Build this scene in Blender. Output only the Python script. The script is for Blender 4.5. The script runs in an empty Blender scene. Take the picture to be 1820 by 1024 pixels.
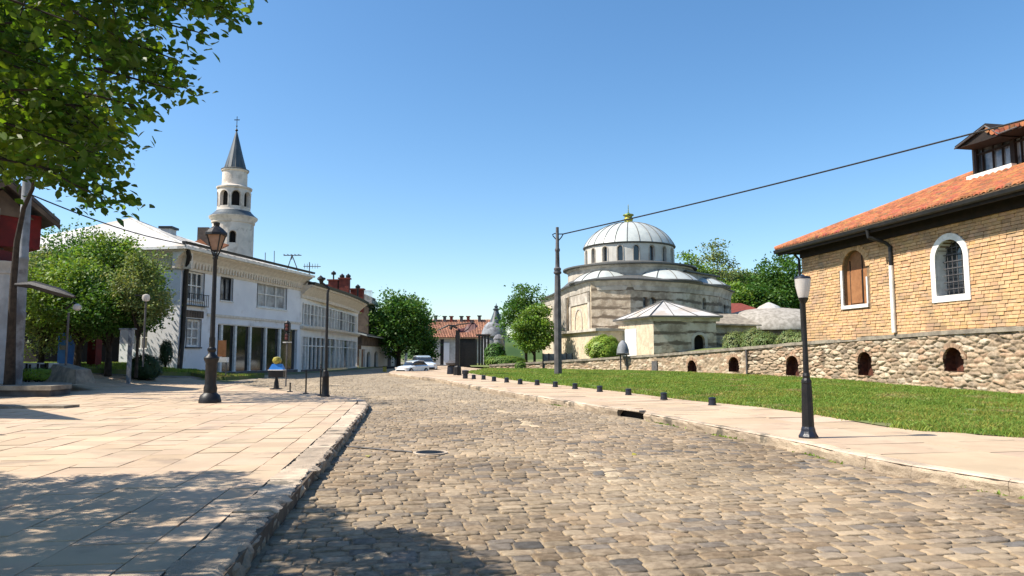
import bpy, bmesh, math, random
import numpy as np
from mathutils import Vector, Matrix
random.seed(7)
C = bpy.context.scene.collection
# ------------------------------------------------------------------ camera
F_PX, CU, CV, CAMZ = 1300.0, 910.0, 512.0, 1.75
PITCH = math.atan(122 / F_PX)
cam = bpy.data.cameras.new("camera"); co = bpy.data.objects.new("camera", cam); C.objects.link(co)
cam.sensor_width = 36; cam.lens = 36 * F_PX / 1820; cam.clip_start = 0.05; cam.clip_end = 4000
co.location = (0, 0, CAMZ); co.rotation_euler = (math.pi / 2 + PITCH, 0, 0)
bpy.context.scene.camera = co
# ------------------------------------------------------------------ sky and sun
SUN_EL = math.radians(50); SUNH = Vector((-0.985, -0.17)).normalized()      # horizontal direction towards the sun
W = bpy.data.worlds.new("World"); bpy.context.scene.world = W; W.use_nodes = True
nt = W.node_tree; nt.nodes.clear()
sky = nt.nodes.new('ShaderNodeTexSky'); sky.sky_type = 'NISHITA'; sky.sun_disc = False
sky.sun_elevation = SUN_EL; sky.sun_rotation = math.atan2(SUNH.x, SUNH.y)
sky.altitude = 300; sky.air_density = 1.0; sky.dust_density = 0.9; sky.ozone_density = 2.0
bg = nt.nodes.new('ShaderNodeBackground'); bg.inputs[1].default_value = 0.097
wo = nt.nodes.new('ShaderNodeOutputWorld'); hs = nt.nodes.new('ShaderNodeHueSaturation'); hs.inputs['Saturation'].default_value = 1.22; hs.inputs['Hue'].default_value = 0.497; hs.inputs['Value'].default_value = 1.2; nt.links.new(sky.outputs[0], hs.inputs['Color']); nt.links.new(hs.outputs[0], bg.inputs[0]); nt.links.new(bg.outputs[0], wo.inputs[0])
sl = bpy.data.lights.new("sun", 'SUN'); sl.energy = 5.0; sl.angle = math.radians(0.5); sl.color = (1, 0.925, 0.81)
so = bpy.data.objects.new("sun", sl); C.objects.link(so)
sd = Vector((SUNH.x * math.cos(SUN_EL), SUNH.y * math.cos(SUN_EL), math.sin(SUN_EL)))
so.rotation_euler = sd.to_track_quat('Z', 'Y').to_euler(); so.location = (-30, -10, 60)
vs = bpy.context.scene.view_settings; vs.view_transform = 'Standard'; vs.look = 'None'; vs.exposure = 0.82; vs.gamma = 1
bpy.context.scene.cycles.max_bounces = 6
bpy.context.scene.cycles.transparent_max_bounces = 6
# ------------------------------------------------------------------ geometry helpers
def ray(u, v):
    a = (u - CU) / F_PX; b = (CV - v) / F_PX; c, s = math.cos(PITCH), math.sin(PITCH)
    return Vector((a, c - b * s, s + b * c))
def P(u, v, Y):
    d = ray(u, v); k = Y / d.y
    return Vector((d.x * k, Y, CAMZ + d.z * k))
def proj(x, y, z):
    c, s = math.cos(PITCH), math.sin(PITCH); z = z - CAMZ
    dep = y * c + z * s; up = -y * s + z * c
    return CU + F_PX * x / dep, CV - F_PX * up / dep
def sm(a, b, x):
    t = min(1, max(0, (x - a) / (b - a))); return t * t * (3 - 2 * t)
def smn(a, b, x):
    t = np.clip((x - a) / (b - a), 0, 1); return t * t * (3 - 2 * t)
def g(x, y):
    return 0.45 * sm(12, 52, y) + 0.7 * sm(-16.5, -23, x) * sm(24, 40, y)
def G(u, v, off=0.0):                      # ground point seen at a pixel
    d = ray(u, v); lo, hi = 1.0, 400.0
    f = lambda k: CAMZ + d.z * k - g(d.x * k, d.y * k) - off
    for _ in range(60):
        m = (lo + hi) / 2
        if f(m) > 0: lo = m
        else: hi = m
    return Vector((d.x * lo, d.y * lo, g(d.x * lo, d.y * lo) + off))

def mesh_obj(name, verts, faces, mat, parent=None, col=None, smooth=False):
    verts = np.asarray(verts, dtype=np.float32).reshape(-1, 3)
    org = Vector((0, 0, 0))
    if parent is None and len(verts):
        mn, mx = verts.min(0), verts.max(0)
        org = Vector(((mn[0] + mx[0]) / 2, (mn[1] + mx[1]) / 2, float(mn[2])))
        verts = verts - np.array(org, dtype=np.float32)
    me = bpy.data.meshes.new(name)
    if isinstance(faces, np.ndarray):
        n, k = faces.shape
        me.vertices.add(len(verts)); me.vertices.foreach_set("co", verts.ravel())
        me.loops.add(n * k); me.loops.foreach_set("vertex_index", faces.astype(np.int32).ravel())
        me.polygons.add(n); me.polygons.foreach_set("loop_start", np.arange(0, n * k, k, dtype=np.int32))
        me.update(calc_edges=True); me.validate()
    else:
        me.from_pydata([tuple(v) for v in verts.tolist()], [], [tuple(f) for f in faces]); me.update()
    if col is not None:
        ca = me.color_attributes.new("Col", 'FLOAT_COLOR', 'POINT')
        c4 = np.ones((len(verts), 4), dtype=np.float32); c4[:, :3] = col
        ca.data.foreach_set("color", c4.ravel())
    if smooth: me.polygons.foreach_set("use_smooth", np.ones(len(me.polygons), dtype=bool))
    me.materials.append(mat)
    o = bpy.data.objects.new(name, me); C.objects.link(o)
    if parent is not None:
        o.parent = parent
        if parent.type == 'EMPTY': o.matrix_parent_inverse = Matrix.Translation(-parent.location)
        elif parent.parent is None: o.matrix_parent_inverse = Matrix.Translation(-parent.location)
    else: o.location = org
    return o
def tag(o, label=None, cat=None, group=None, kind=None):
    if label: o['label'] = label
    if cat: o['category'] = cat
    if group: o['group'] = group
    if kind: o['kind'] = kind
    return o
def thing(name, loc, label, cat, group=None):
    o = bpy.data.objects.new(name, None); C.objects.link(o); o.location = loc; o.empty_display_size = 0.3
    return tag(o, label, cat, group)
def dup(root, loc, label=None):
    def cp(o, par):
        c = o.copy(); C.objects.link(c)
        if par: c.parent = par; c.matrix_parent_inverse = o.matrix_parent_inverse.copy()
        for ch in o.children: cp(ch, c)
        return c
    r = cp(root, None); r.location = loc
    if label: r['label'] = label
    return r

class MB:
    def __init__(s): s.v = []; s.f = []; s.c = []; s.cc = (1, 1, 1)
    def add(s, vs, fs):
        b = len(s.v); s.v += [tuple(p) for p in vs]; s.f += [tuple(b + i for i in f) for f in fs]; s.c += [s.cc] * len(vs)
    def hexa(s, p):   # 8 corners: bottom 4 ccw, top 4
        s.add(p, [(3, 2, 1, 0), (4, 5, 6, 7), (0, 1, 5, 4), (1, 2, 6, 5), (2, 3, 7, 6), (3, 0, 4, 7)])
    def box(s, x0, x1, y0, y1, z0, z1, M=None):
        p = [Vector(q) for q in ((x0, y0, z0), (x1, y0, z0), (x1, y1, z0), (x0, y1, z0), (x0, y0, z1), (x1, y0, z1), (x1, y1, z1), (x0, y1, z1))]
        if M: p = [M @ q for q in p]
        s.hexa(p)
    def lathe(s, cx, cy, prof, n=24, a0=0):
        vs, fs = [], []; m = len(prof)
        for i in range(n):
            a = a0 + 2 * math.pi * i / n
            for r, z in prof: vs.append((cx + r * math.cos(a), cy + r * math.sin(a), z))
        for i in range(n):
            j = (i + 1) % n
            for k in range(m - 1): fs.append((i * m + k, j * m + k, j * m + k + 1, i * m + k + 1))
        if prof[0][0] > 1e-4: fs.append(tuple(i * m for i in range(n))[::-1])
        if prof[-1][0] > 1e-4: fs.append(tuple(i * m + m - 1 for i in range(n)))
        s.add(vs, fs)
    def tube(s, pts, rad, n=8, cap=True):
        pts = [Vector(p) for p in pts]; m = len(pts)
        if not hasattr(rad, '__len__'): rad = [rad] * m
        vs, fs = [], []; prev = None
        for i, p in enumerate(pts):
            t = (pts[min(i + 1, m - 1)] - pts[max(i - 1, 0)]).normalized()
            if prev is None:
                a = t.cross(Vector((0, 0, 1)));
                if a.length < 0.05: a = t.cross(Vector((1, 0, 0)))
                a.normalize()
            else: a = (prev - t * prev.dot(t)).normalized()
            prev = a; b = t.cross(a)
            for k in range(n):
                an = 2 * math.pi * k / n; vs.append(p + (a * math.cos(an) + b * math.sin(an)) * rad[i])
        for i in range(m - 1):
            for k in range(n): fs.append((i * n + k, i * n + (k + 1) % n, (i + 1) * n + (k + 1) % n, (i + 1) * n + k))
        if cap: fs.append(tuple(range(n))[::-1]); fs.append(tuple((m - 1) * n + k for k in range(n)))
        s.add(vs, fs)
    def prism(s, poly, z0, z1):           # poly in plan; z0,z1 numbers or lists
        n = len(poly); z0 = z0 if hasattr(z0, '__len__') else [z0] * n; z1 = z1 if hasattr(z1, '__len__') else [z1] * n
        s.add([(p[0], p[1], z0[i]) for i, p in enumerate(poly)] + [(p[0], p[1], z1[i]) for i, p in enumerate(poly)],
              [tuple(range(n))[::-1], tuple(range(n, 2 * n))] + [(i, (i + 1) % n, n + (i + 1) % n, n + i) for i in range(n)])
    def poly3(s, pts, th):                # flat polygon with thickness vector
        n = len(pts); th = Vector(th); pts = [Vector(p) for p in pts]
        s.add(pts + [p + th for p in pts], [tuple(range(n))[::-1], tuple(range(n, 2 * n))] + [(i, (i + 1) % n, n + (i + 1) % n, n + i) for i in range(n)])
    def build(s, name, mat, parent=None, smooth=False, colored=False, label=None):
        o = mesh_obj(name, s.v, s.f, mat, parent, np.array(s.c) if colored else None, smooth)
        if smooth:
            try:
                bm = bmesh.new(); bm.from_mesh(o.data)
                for e in bm.edges: e.smooth = not (len(e.link_faces) == 2 and e.calc_face_angle(0) > 0.7)
                bm.to_mesh(o.data); bm.free()
            except Exception: pass
        if label: o['label'] = label
        return o

class Fr:       # a vertical plane: s along dir, z up, o outwards
    def __init__(f, a, b, flip=False):
        f.a = Vector((a[0], a[1])); f.b = Vector((b[0], b[1])); f.d = (f.b - f.a).normalized(); f.L = (f.b - f.a).length
        f.n = Vector((f.d.y, -f.d.x)) * (-1 if flip else 1)
    def __call__(f, s, z, o=0):
        q = f.a + f.d * s + f.n * o; return Vector((q.x, q.y, z))
    def hit(f, u, v):
        r = ray(u, v); # (r.x k, r.y k) = a + d s
        det = -r.x * f.d.y + f.d.x * r.y
        k = (-f.a.x * f.d.y + f.d.x * f.a.y) / det
        q = Vector((r.x * k, r.y * k)); return (q - f.a).dot(f.d), CAMZ + r.z * k
    def box(f, mb, s0, s1, z0, z1, o0, o1):
        mb.hexa([f(s0, z0, o0), f(s1, z0, o0), f(s1, z0, o1), f(s0, z0, o1), f(s0, z1, o0), f(s1, z1, o0), f(s1, z1, o1), f(s0, z1, o1)])
    def rect(f, u0, u1, v0, v1):
        um = (u0 + u1) / 2; s0 = f.hit(u0, (v0 + v1) / 2)[0]; s1 = f.hit(u1, (v0 + v1) / 2)[0]
        return s0, s1, f.hit(um, v1)[1], f.hit(um, v0)[1]
class PathFr(Fr):  # the same along a polyline
    def __init__(f, pts):
        f.p = [Vector((q[0], q[1])) for q in pts]; f.l = [0]
        for i in range(len(pts) - 1): f.l.append(f.l[-1] + (f.p[i + 1] - f.p[i]).length)
        f.L = f.l[-1]
        f.nv = []
        for i in range(len(pts)):
            t = (f.p[min(i + 1, len(pts) - 1)] - f.p[max(i - 1, 0)]).normalized(); f.nv.append(Vector((t.y, -t.x)))
    def __call__(f, s, z, o=0):
        i = 0
        while i < len(f.l) - 2 and s > f.l[i + 1]: i += 1
        t = (s - f.l[i]) / (f.l[i + 1] - f.l[i]); t_ = min(1, max(0, t))
        q = f.p[i].lerp(f.p[i + 1], t_) + (f.p[i + 1] - f.p[i]) * (t - t_) + f.nv[i].lerp(f.nv[i + 1], t_).normalized() * o
        return Vector((q.x, q.y, z))
    def s_at(f, u, z):
        best = min(range(401), key=lambda k: abs(proj(*f(f.L * k / 400, z))[0] - u)); return f.L * best / 400
class CylFr(Fr):
    def __init__(f, cx, cy, r): f.c = (cx, cy); f.r = r; f.L = 2 * math.pi * r
    def __call__(f, s, z, o=0):   # s=0 faces the camera side (-y), increasing to +x
        a = -math.pi / 2 + s / f.r; return Vector((f.c[0] + (f.r + o) * math.cos(a), f.c[1] + (f.r + o) * math.sin(a), z))
def perf(mb, fr, s0, s1, z0, z1, ops, th, ds=2.0):
    """a wall sheet with openings (sc, w, zb, zt, arched) and reveals th deep"""
    def top(op, s):
        sc, w, zb, zt, ar = op
        if not ar: return zt
        r = w / 2; x = min(1, abs(s - sc) / r); h = r if ar is True else ar
        return zt - h + h * math.sqrt(max(0, 1 - x * x))
    br = {round(s0, 5), round(s1, 5)}; n = max(1, int((s1 - s0) / ds))
    for i in range(n + 1): br.add(round(s0 + (s1 - s0) * i / n, 5))
    for op in ops: br = {b for b in br if not (op[0] - op[1] / 2 - 1e-3 < b < op[0] + op[1] / 2 + 1e-3)}
    for op in ops:
        k = 10 if op[4] else 1
        for i in range(k + 1):
            t = i / k
            if op[4]: t = 0.5 - 0.5 * math.cos(math.pi * t)
            br.add(round(op[0] - op[1] / 2 + op[1] * t, 5))
    br = sorted(br)
    q = lambda a, b, c, d: mb.add([a, b, c, d], [(0, 1, 2, 3)])
    for a, b in zip(br[:-1], br[1:]):
        m = (a + b) / 2; inn = sorted([op for op in ops if abs(m - op[0]) < op[1] / 2], key=lambda o: o[2])
        za, zb_ = z0, z0
        for op in inn:
            ta, tb = top(op, a), top(op, b)
            q(fr(a, za), fr(b, zb_), fr(b, op[2]), fr(a, op[2]))
            q(fr(a, op[2]), fr(b, op[2]), fr(b, op[2], -th), fr(a, op[2], -th))
            q(fr(a, ta, -th), fr(b, tb, -th), fr(b, tb), fr(a, ta))
            if abs(a - (op[0] - op[1] / 2)) < 1e-4: q(fr(a, op[2]), fr(a, op[2], -th), fr(a, ta, -th), fr(a, ta))
            if abs(b - (op[0] + op[1] / 2)) < 1e-4: q(fr(b, op[2], -th), fr(b, op[2]), fr(b, tb), fr(b, tb, -th))
            za, zb_ = ta, tb
        q(fr(a, za), fr(b, zb_), fr(b, z1), fr(a, z1))
def sweep(mb, fr, s0, s1, prof, ds=2.0, closed=True):
    n = max(1, int(math.ceil((s1 - s0) / ds))); m = len(prof); vs, fs = [], []
    for i in range(n + 1):
        s = s0 + (s1 - s0) * i / n
        for o, z in prof: vs.append(fr(s, z, o))
    for i in range(n):
        for k in range(m if closed else m - 1):
            k2 = (k + 1) % m; fs.append((i * m + k, i * m + k2, (i + 1) * m + k2, (i + 1) * m + k))
    if closed: fs += [tuple(range(m))[::-1], tuple(n * m + k for k in range(m))]
    mb.add(vs, fs)
def archpoly(fr, sc, w, zb, zt, o, n=12, ar=True):
    r = w / 2; h = r if ar is True else ar; pts = [fr(sc - r, zb, o), fr(sc + r, zb, o)]
    for i in range(n + 1):
        a = math.pi * i / n; pts.append(fr(sc + r * math.cos(a), zt - h + h * math.sin(a), o))
    return pts
def archring(mb, fr, sc, w, zb, zt, t, o0, o1, sill=True, n=14, legs=True):
    """raised surround of width t round an arched opening"""
    r = w / 2; pin, pout = [], []
    if legs: pin.append((sc - r, zb)); pout.append((sc - r - t, zb))
    for i in range(n + 1):
        a = math.pi - math.pi * i / n; pin.append((sc + r * math.cos(a), zt - r + r * math.sin(a))); pout.append((sc + (r + t) * math.cos(a), zt - r + (r + t) * math.sin(a)))
    if legs: pin.append((sc + r, zb)); pout.append((sc + r + t, zb))
    for i in range(len(pin) - 1):
        a, b, c, d = pin[i], pin[i + 1], pout[i + 1], pout[i]
        mb.hexa([fr(*a, o0), fr(*b, o0), fr(*c, o0), fr(*d, o0), fr(*a, o1), fr(*b, o1), fr(*c, o1), fr(*d, o1)])
    if sill: fr.box(mb, sc - r - t, sc + r + t, zb - t, zb, o0, o1)
# ------------------------------------------------------------------ materials
def mat(name, c1, c2=None, rough=0.8, scale=3.0, bump=0.0, bscale=None, metal=0.0, attr=False, spec=0.3, detail=6, stripes=None, ramp=(0.35, 0.65), transl=None, coat=0, c3=None, s3=0.6, r3=(0.5, 0.62), dist=0.01):
    m = bpy.data.materials.new(name); m.use_nodes = True; n = m.node_tree; N = n.nodes; L = n.links
    b = N["Principled BSDF"]; b.inputs["Roughness"].default_value = rough; b.inputs["Metallic"].default_value = metal
    b.inputs["Specular IOR Level"].default_value = spec
    geo = N.new('ShaderNodeNewGeometry')
    def noise(sc, det=detail, vec=None):
        t = N.new('ShaderNodeTexNoise'); t.inputs["Scale"].default_value = sc; t.inputs["Detail"].default_value = det; t.inputs["Roughness"].default_value = 0.6
        L.new(vec or geo.outputs["Position"], t.inputs["Vector"]); return t.outputs["Fac"]
    def mixc(fac, a, bb, mode='MIX'):
        x = N.new('ShaderNodeMix'); x.data_type = 'RGBA'; x.blend_type = mode
        for sock, val in ((x.inputs[0], fac), (x.inputs[6], a), (x.inputs[7], bb)):
            if hasattr(val, 'is_output'): L.new(val, sock)
            elif isinstance(val, (int, float)): sock.default_value = val
            else: sock.default_value = (*val, 1)
        return x.outputs[2]
    def rmp(fac, lo, hi):
        x = N.new('ShaderNodeMapRange'); x.inputs[1].default_value = lo; x.inputs[2].default_value = hi; L.new(fac, x.inputs[0]); x.interpolation_type = 'SMOOTHSTEP'; return x.outputs[0]
    col = c1
    if c2 is not None: col = mixc(rmp(noise(scale), *ramp), c1, c2)
    if c3 is not None: col = mixc(rmp(noise(s3, 8), *r3), col, c3)
    if stripes:                                   # (period, dark colour, share) courses of darker stone
        sp = N.new('ShaderNodeSeparateXYZ'); L.new(geo.outputs["Position"], sp.inputs[0])
        a = N.new('ShaderNodeMath'); a.operation = 'MULTIPLY_ADD'; L.new(noise(0.55), a.inputs[0]); a.inputs[1].default_value = 0.5; L.new(sp.outputs[2], a.inputs[2])
        d = N.new('ShaderNodeMath'); d.operation = 'DIVIDE'; L.new(a.outputs[0], d.inputs[0]); d.inputs[1].default_value = stripes[0]
        fr = N.new('ShaderNodeMath'); fr.operation = 'FRACT'; L.new(d.outputs[0], fr.inputs[0])
        pp = N.new('ShaderNodeMath'); pp.operation = 'PINGPONG'; L.new(fr.outputs[0], pp.inputs[0]); pp.inputs[1].default_value = 0.5
        mp = N.new('ShaderNodeMapping'); mp.inputs["Scale"].default_value = (0.5, 0.5, 2.0); L.new(geo.outputs["Position"], mp.inputs[0])
        q = N.new('ShaderNodeMath'); q.operation = 'MULTIPLY_ADD'; L.new(noise(1.3, 8, mp.outputs[0]), q.inputs[0]); q.inputs[1].default_value = 1.0; L.new(pp.outputs[0], q.inputs[2])
        f = rmp(q.outputs[0], stripes[2] + 0.30, stripes[2] + 0.46)
        col = mixc(f, col, stripes[1])
    if attr:
        at = N.new('ShaderNodeAttribute'); at.attribute_name = "Col"; col = mixc(1.0, col, at.outputs["Color"], 'MULTIPLY')
    if hasattr(col, 'is_output'): L.new(col, b.inputs["Base Color"])
    else: b.inputs["Base Color"].default_value = (*col, 1)
    if bump:
        bp = N.new('ShaderNodeBump'); bp.inputs["Strength"].default_value = bump; bp.inputs["Distance"].default_value = dist
        L.new(noise(bscale or scale * 6), bp.inputs["Height"]); L.new(bp.outputs[0], b.inputs["Normal"])
    if coat: b.inputs["Coat Weight"].default_value = coat
    if transl:
        tr = N.new('ShaderNodeBsdfTranslucent'); ms = N.new('ShaderNodeMixShader'); ms.inputs[0].default_value = transl[0]
        tc = mixc(1.0, col, transl[1], 'MULTIPLY')
        L.new(tc, tr.inputs[0]); out = N["Material Output"]; L.new(b.outputs[0], ms.inputs[1]); L.new(tr.outputs[0], ms.inputs[2]); L.new(ms.outputs[0], out.inputs[0])
    return m
M = {}
M['ground'] = mat('dry_ground', (.20, .17, .10), (.10, .13, .04), .95, .5, .3, 8)
M['sand'] = mat('sand_joint', (.30, .23, .15), (.19, .145, .10), .95, 3.5, .8, 40, c3=(.42, .33, .215), s3=.5)
M['cobble'] = mat('cobble_stone', (1.03, 1.02, 1.0), (.66, .63, .60), .85, 14, 1.0, 70, attr=True, spec=.15, c3=(1.08, 1.04, .98), s3=.35, r3=(.48, .66), dist=.008)
M['asphalt'] = mat('far_road', (.27, .23, .18), (.18, .155, .13), .9, 2.0, .6, 40, c3=(.34, .29, .22), s3=.25)
M['slab'] = mat('paving_slab', (.49, .365, .25), (.42, .315, .215), .8, 1.2, .5, 50, attr=True, c3=(.33, .25, .18), s3=1.3, r3=(.54, .72), dist=.006)
M['joint'] = mat('slab_joint', (.075, .055, .04), (.13, .10, .07), .95, 4)
M['kerb'] = mat('kerb_stone', (.54, .44, .33), (.36, .29, .22), .9, 2.4, 1.0, 35, attr=True, c3=(.16, .14, .11), s3=1.7, r3=(.56, .66), dist=.02)
M['verge'] = mat('sandy_verge', (.40, .30, .19), (.30, .23, .14), .95, 1.5, .8, 30)
M['soil'] = mat('soil', (.10, .15, .035), (.15, .15, .06), .95, 1.5, .6, 20)
M['grass'] = mat('grass_blade', (.15, .26, .042), (.22, .31, .06), .6, .8, attr=True, spec=.25, transl=(.35, (1.3, 1.3, .7)), c3=(.30, .29, .12), s3=.5, r3=(.55, .7))
M['rubble'] = mat('rubble_wall', (1, 1, 1), (.75, .72, .68), .92, 6, 1.0, 30, attr=True, dist=.03)
M['coping'] = mat('coping', (.30, .26, .20), (.17, .145, .115), .95, 2.5, 1.0, 25, dist=.02)
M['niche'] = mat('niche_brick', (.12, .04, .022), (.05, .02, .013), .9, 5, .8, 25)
M['voussoir'] = mat('arch_stone', (.36, .22, .14), (.25, .17, .11), .9, 3, .8, 20, attr=True)
M['ochre'] = mat('ochre_brick', (.54, .335, .175), (.43, .265, .135), .88, 5, .9, 45, attr=True, c3=(.36, .235, .135), s3=.7, dist=.008)
M['mortar'] = mat('dark_mortar', (.24, .16, .09), (.16, .105, .06), .95, 5)
M['tile'] = mat('clay_tile', (.42, .155, .065), (.28, .10, .045), .8, 5, .5, 30, attr=True, c3=(.22, .12, .07), s3=2.5, r3=(.52, .68))
M['whitepaint'] = mat('white_paint', (.74, .72, .68), (.60, .58, .54), .7, 4, .2, 20)
M['blackmetal'] = mat('black_painted_iron', (.006, .006, .007), (.014, .012, .012), .45, 6, .5, 40, spec=.35)
M['bolt'] = mat('bluish_black_iron', (.007, .009, .018), (.016, .018, .028), .38, 6, .4, 40, spec=.5)
M['gutter'] = mat('black_gutter', (.010, .010, .011), (.022, .021, .02), .5, 3)
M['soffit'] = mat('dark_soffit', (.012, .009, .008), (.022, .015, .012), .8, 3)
M['wood'] = mat('brown_shutter', (.30, .135, .055), (.23, .10, .04), .7, 3, .4, 30)
M['glass'] = mat('window_glass', (.02, .024, .03), None, .06, spec=.8)
M['glassgrey'] = mat('grey_window_glass', (.20, .21, .22), (.03, .035, .04), .12, .7, spec=.8, ramp=(.4, .6))
M['curtain'] = mat('curtained_glass', (.42, .42, .42), (.18, .18, .18), .35, 1.6, spec=.6)
M['darkroom'] = mat('dark_interior', (.012, .010, .009), None, .9)
M['bluewhite'] = mat('cool_white_render', (.74, .74, .75), (.66, .66, .68), .85, .6, .5, 25, c3=(.52, .50, .48), s3=.8, r3=(.56, .72), dist=.01)
M['cream'] = mat('cream_render', (.76, .73, .68), (.68, .65, .60), .85, .8, .3, 20, c3=(.55, .51, .46), s3=.9, r3=(.56, .72))
M['cornice'] = mat('beige_cornice', (.68, .60, .50), (.56, .49, .40), .85, 4, .5, 20)
M['whiteroof'] = mat('white_metal_roof', (.54, .52, .50), (.42, .40, .37), .5, .9, .2, 8, c3=(.42, .36, .30), s3=.5)
M['tower'] = mat('pale_tower_render', (.68, .60, .52), (.56, .50, .44), .85, .9, .4, 12, c3=(.47, .41, .35), s3=1.2)
M['slate'] = mat('dark_slate_metal', (.035, .05, .06), (.06, .075, .085), .42, 1.2, spec=.5)
M['lead'] = mat('lead_sheet', (.50, .52, .49), (.38, .41, .40), .42, .5, .25, 3, metal=.05, c3=(.46, .49, .46), s3=1.4)
M['seam'] = mat('lead_seam', (.09, .09, .085), None, .6)
M['stone'] = mat('weathered_stone', (.50, .41, .30), (.28, .22, .155), .92, 1.4, 1.0, 9, stripes=(.88, (.15, .115, .08), .48), c3=(.56, .48, .37), s3=.45, dist=.05)
M['stonelite'] = mat('pale_ashlar', (.60, .50, .36), (.47, .38, .27), .92, 1.6, 1.0, 8, c3=(.33, .26, .18), s3=2.2, r3=(.55, .68), dist=.05)
M['trimstone'] = mat('moulded_stone', (.50, .45, .38), (.32, .28, .23), .9, 1.1, .6, 10)
M['drum'] = mat('drum_render', (.56, .54, .49), (.46, .43, .38), .85, .8, .4, 8)
M['gold'] = mat('green_gold_finial', (.40, .33, .05), (.05, .14, .06), .4, 4, metal=.4, ramp=(.45, .55))
M['redpaint'] = mat('dark_red_boards', (.16, .012, .012), (.09, .010, .010), .75, 2, .3, 20)
M['greypole'] = mat('grey_concrete_pole', (.26, .27, .29), (.17, .18, .19), .8, 2, .5, 20, c3=(.12, .12, .13), s3=1.5)
M['darkpole'] = mat('dark_grey_pole', (.11, .105, .105), (.065, .06, .06), .7, 2, .4, 20)
M['redbrick'] = mat('red_brick_far', (.20, .045, .03), (.14, .035, .025), .85, 2, .5, 10)
M['brown'] = mat('brown_plaster', (.14, .105, .08), (.08, .06, .048), .9, 1.5)
M['greyplaster'] = mat('grey_plaster', (.50, .49, .47), (.36, .35, .33), .9, 1.2)
M['bark'] = mat('bark', (.025, .019, .015), (.05, .038, .028), .95, 6, 1.0, 30)
M['leafnear'] = mat('leaf_foreground', (.036, .085, .012), (.10, .16, .018), .45, 1.5, attr=True, spec=.3, transl=(.45, (2.2, 2.1, .6)))
M['leafA'] = mat('leaf_deep_green', (.045, .12, .018), (.075, .16, .028), .55, .6, attr=True, transl=(.3, (1.6, 1.4, .7)))
M['leafB'] = mat('leaf_bright_green', (.11, .20, .03), (.16, .25, .045), .55, .6, attr=True, transl=(.35, (1.5, 1.4, .7)))
M['leafC'] = mat('leaf_olive_green', (.12, .18, .05), (.20, .24, .09), .55, .6, attr=True, transl=(.35, (1.4, 1.3, .7)))
M['leafY'] = mat('leaf_yellow_green', (.20, .30, .03), (.27, .36, .05), .5, 1.5, attr=True, transl=(.3, (1.3, 1.3, .7)))
M['leafK'] = mat('leaf_near_black_green', (.02, .045, .014), (.035, .06, .02), .6, 1.5, attr=True)
M['lampglass'] = mat('frosted_lamp_glass', (.74, .70, .66), (.66, .62, .58), .25, 3, transl=(.4, (1, 1, 1)))
M['lampclear'] = mat('warm_lantern_pane', (.50, .34, .25), (.40, .26, .18), .15, 3, transl=(.5, (1, .9, .8)))
M['carpaint'] = mat('pale_car_paint', (.66, .72, .76), None, .25, coat=1.0, spec=.6)
M['tyre'] = mat('tyre', (.012, .012, .012), None, .8)
M['blue'] = mat('blue_panel', (.02, .13, .42), (.03, .18, .5), .4, 3)
M['yellow'] = mat('yellow_gold', (.42, .36, .06), (.2, .17, .03), .4, 14)
M['redlens'] = mat('red_lens', (.25, .02, .02), None, .2)
M['stain'] = mat('reddish_brown_metal', (.12, .035, .03), (.07, .03, .03), .6, 2)
M['palestone'] = mat('pale_set_stone', (.62, .52, .38), (.50, .42, .31), .9, 6, .6, 30)
# ------------------------------------------------------------------ stone relief (numpy)
def hash2(i, j, k=0):
    x = np.sin(i * 127.1 + j * 311.7 + k * 74.7) * 43758.5453; return x - np.floor(x)
def vnoise(x, y, k=0):
    i, j = np.floor(x), np.floor(y); fx, fy = x - i, y - j; fx = fx * fx * (3 - 2 * fx); fy = fy * fy * (3 - 2 * fy)
    return (hash2(i, j, k) * (1 - fx) + hash2(i + 1, j, k) * fx) * (1 - fy) + (hash2(i, j + 1, k) * (1 - fx) + hash2(i + 1, j + 1, k) * fx) * fy
def fbm(x, y, k=0, o=4):
    t = 0; a = .5
    for q in range(o): t = t + a * vnoise(x * 2 ** q, y * 2 ** q, k + q); a *= .5
    return t
def cells(x, y, jit=.8, k=0):
    i0, j0 = np.floor(x), np.floor(y); f1 = np.full(x.shape, 9.); f2 = np.full(x.shape, 9.); ci = np.zeros(x.shape); cj = np.zeros(x.shape)
    for a in (-1, 0, 1):
        for b in (-1, 0, 1):
            i, j = i0 + a, j0 + b
            px = i + .5 + (hash2(i, j, k) - .5) * jit + .5 * (np.mod(j, 2)); py = j + .5 + (hash2(i, j, k + 1) - .5) * jit
            for sh in (0,):
                d = (abs(x - px + .25) ** 3.2 + abs(y - py) ** 3.2) ** (1 / 3.2)
                new = d < f1; f2 = np.where(new, f1, np.minimum(f2, d)); ci = np.where(new, i, ci); cj = np.where(new, j, cj); f1 = np.where(new, d, f1)
    return f1, f2, hash2(ci, cj, k + 5), hash2(ci, cj, k + 9)
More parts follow.
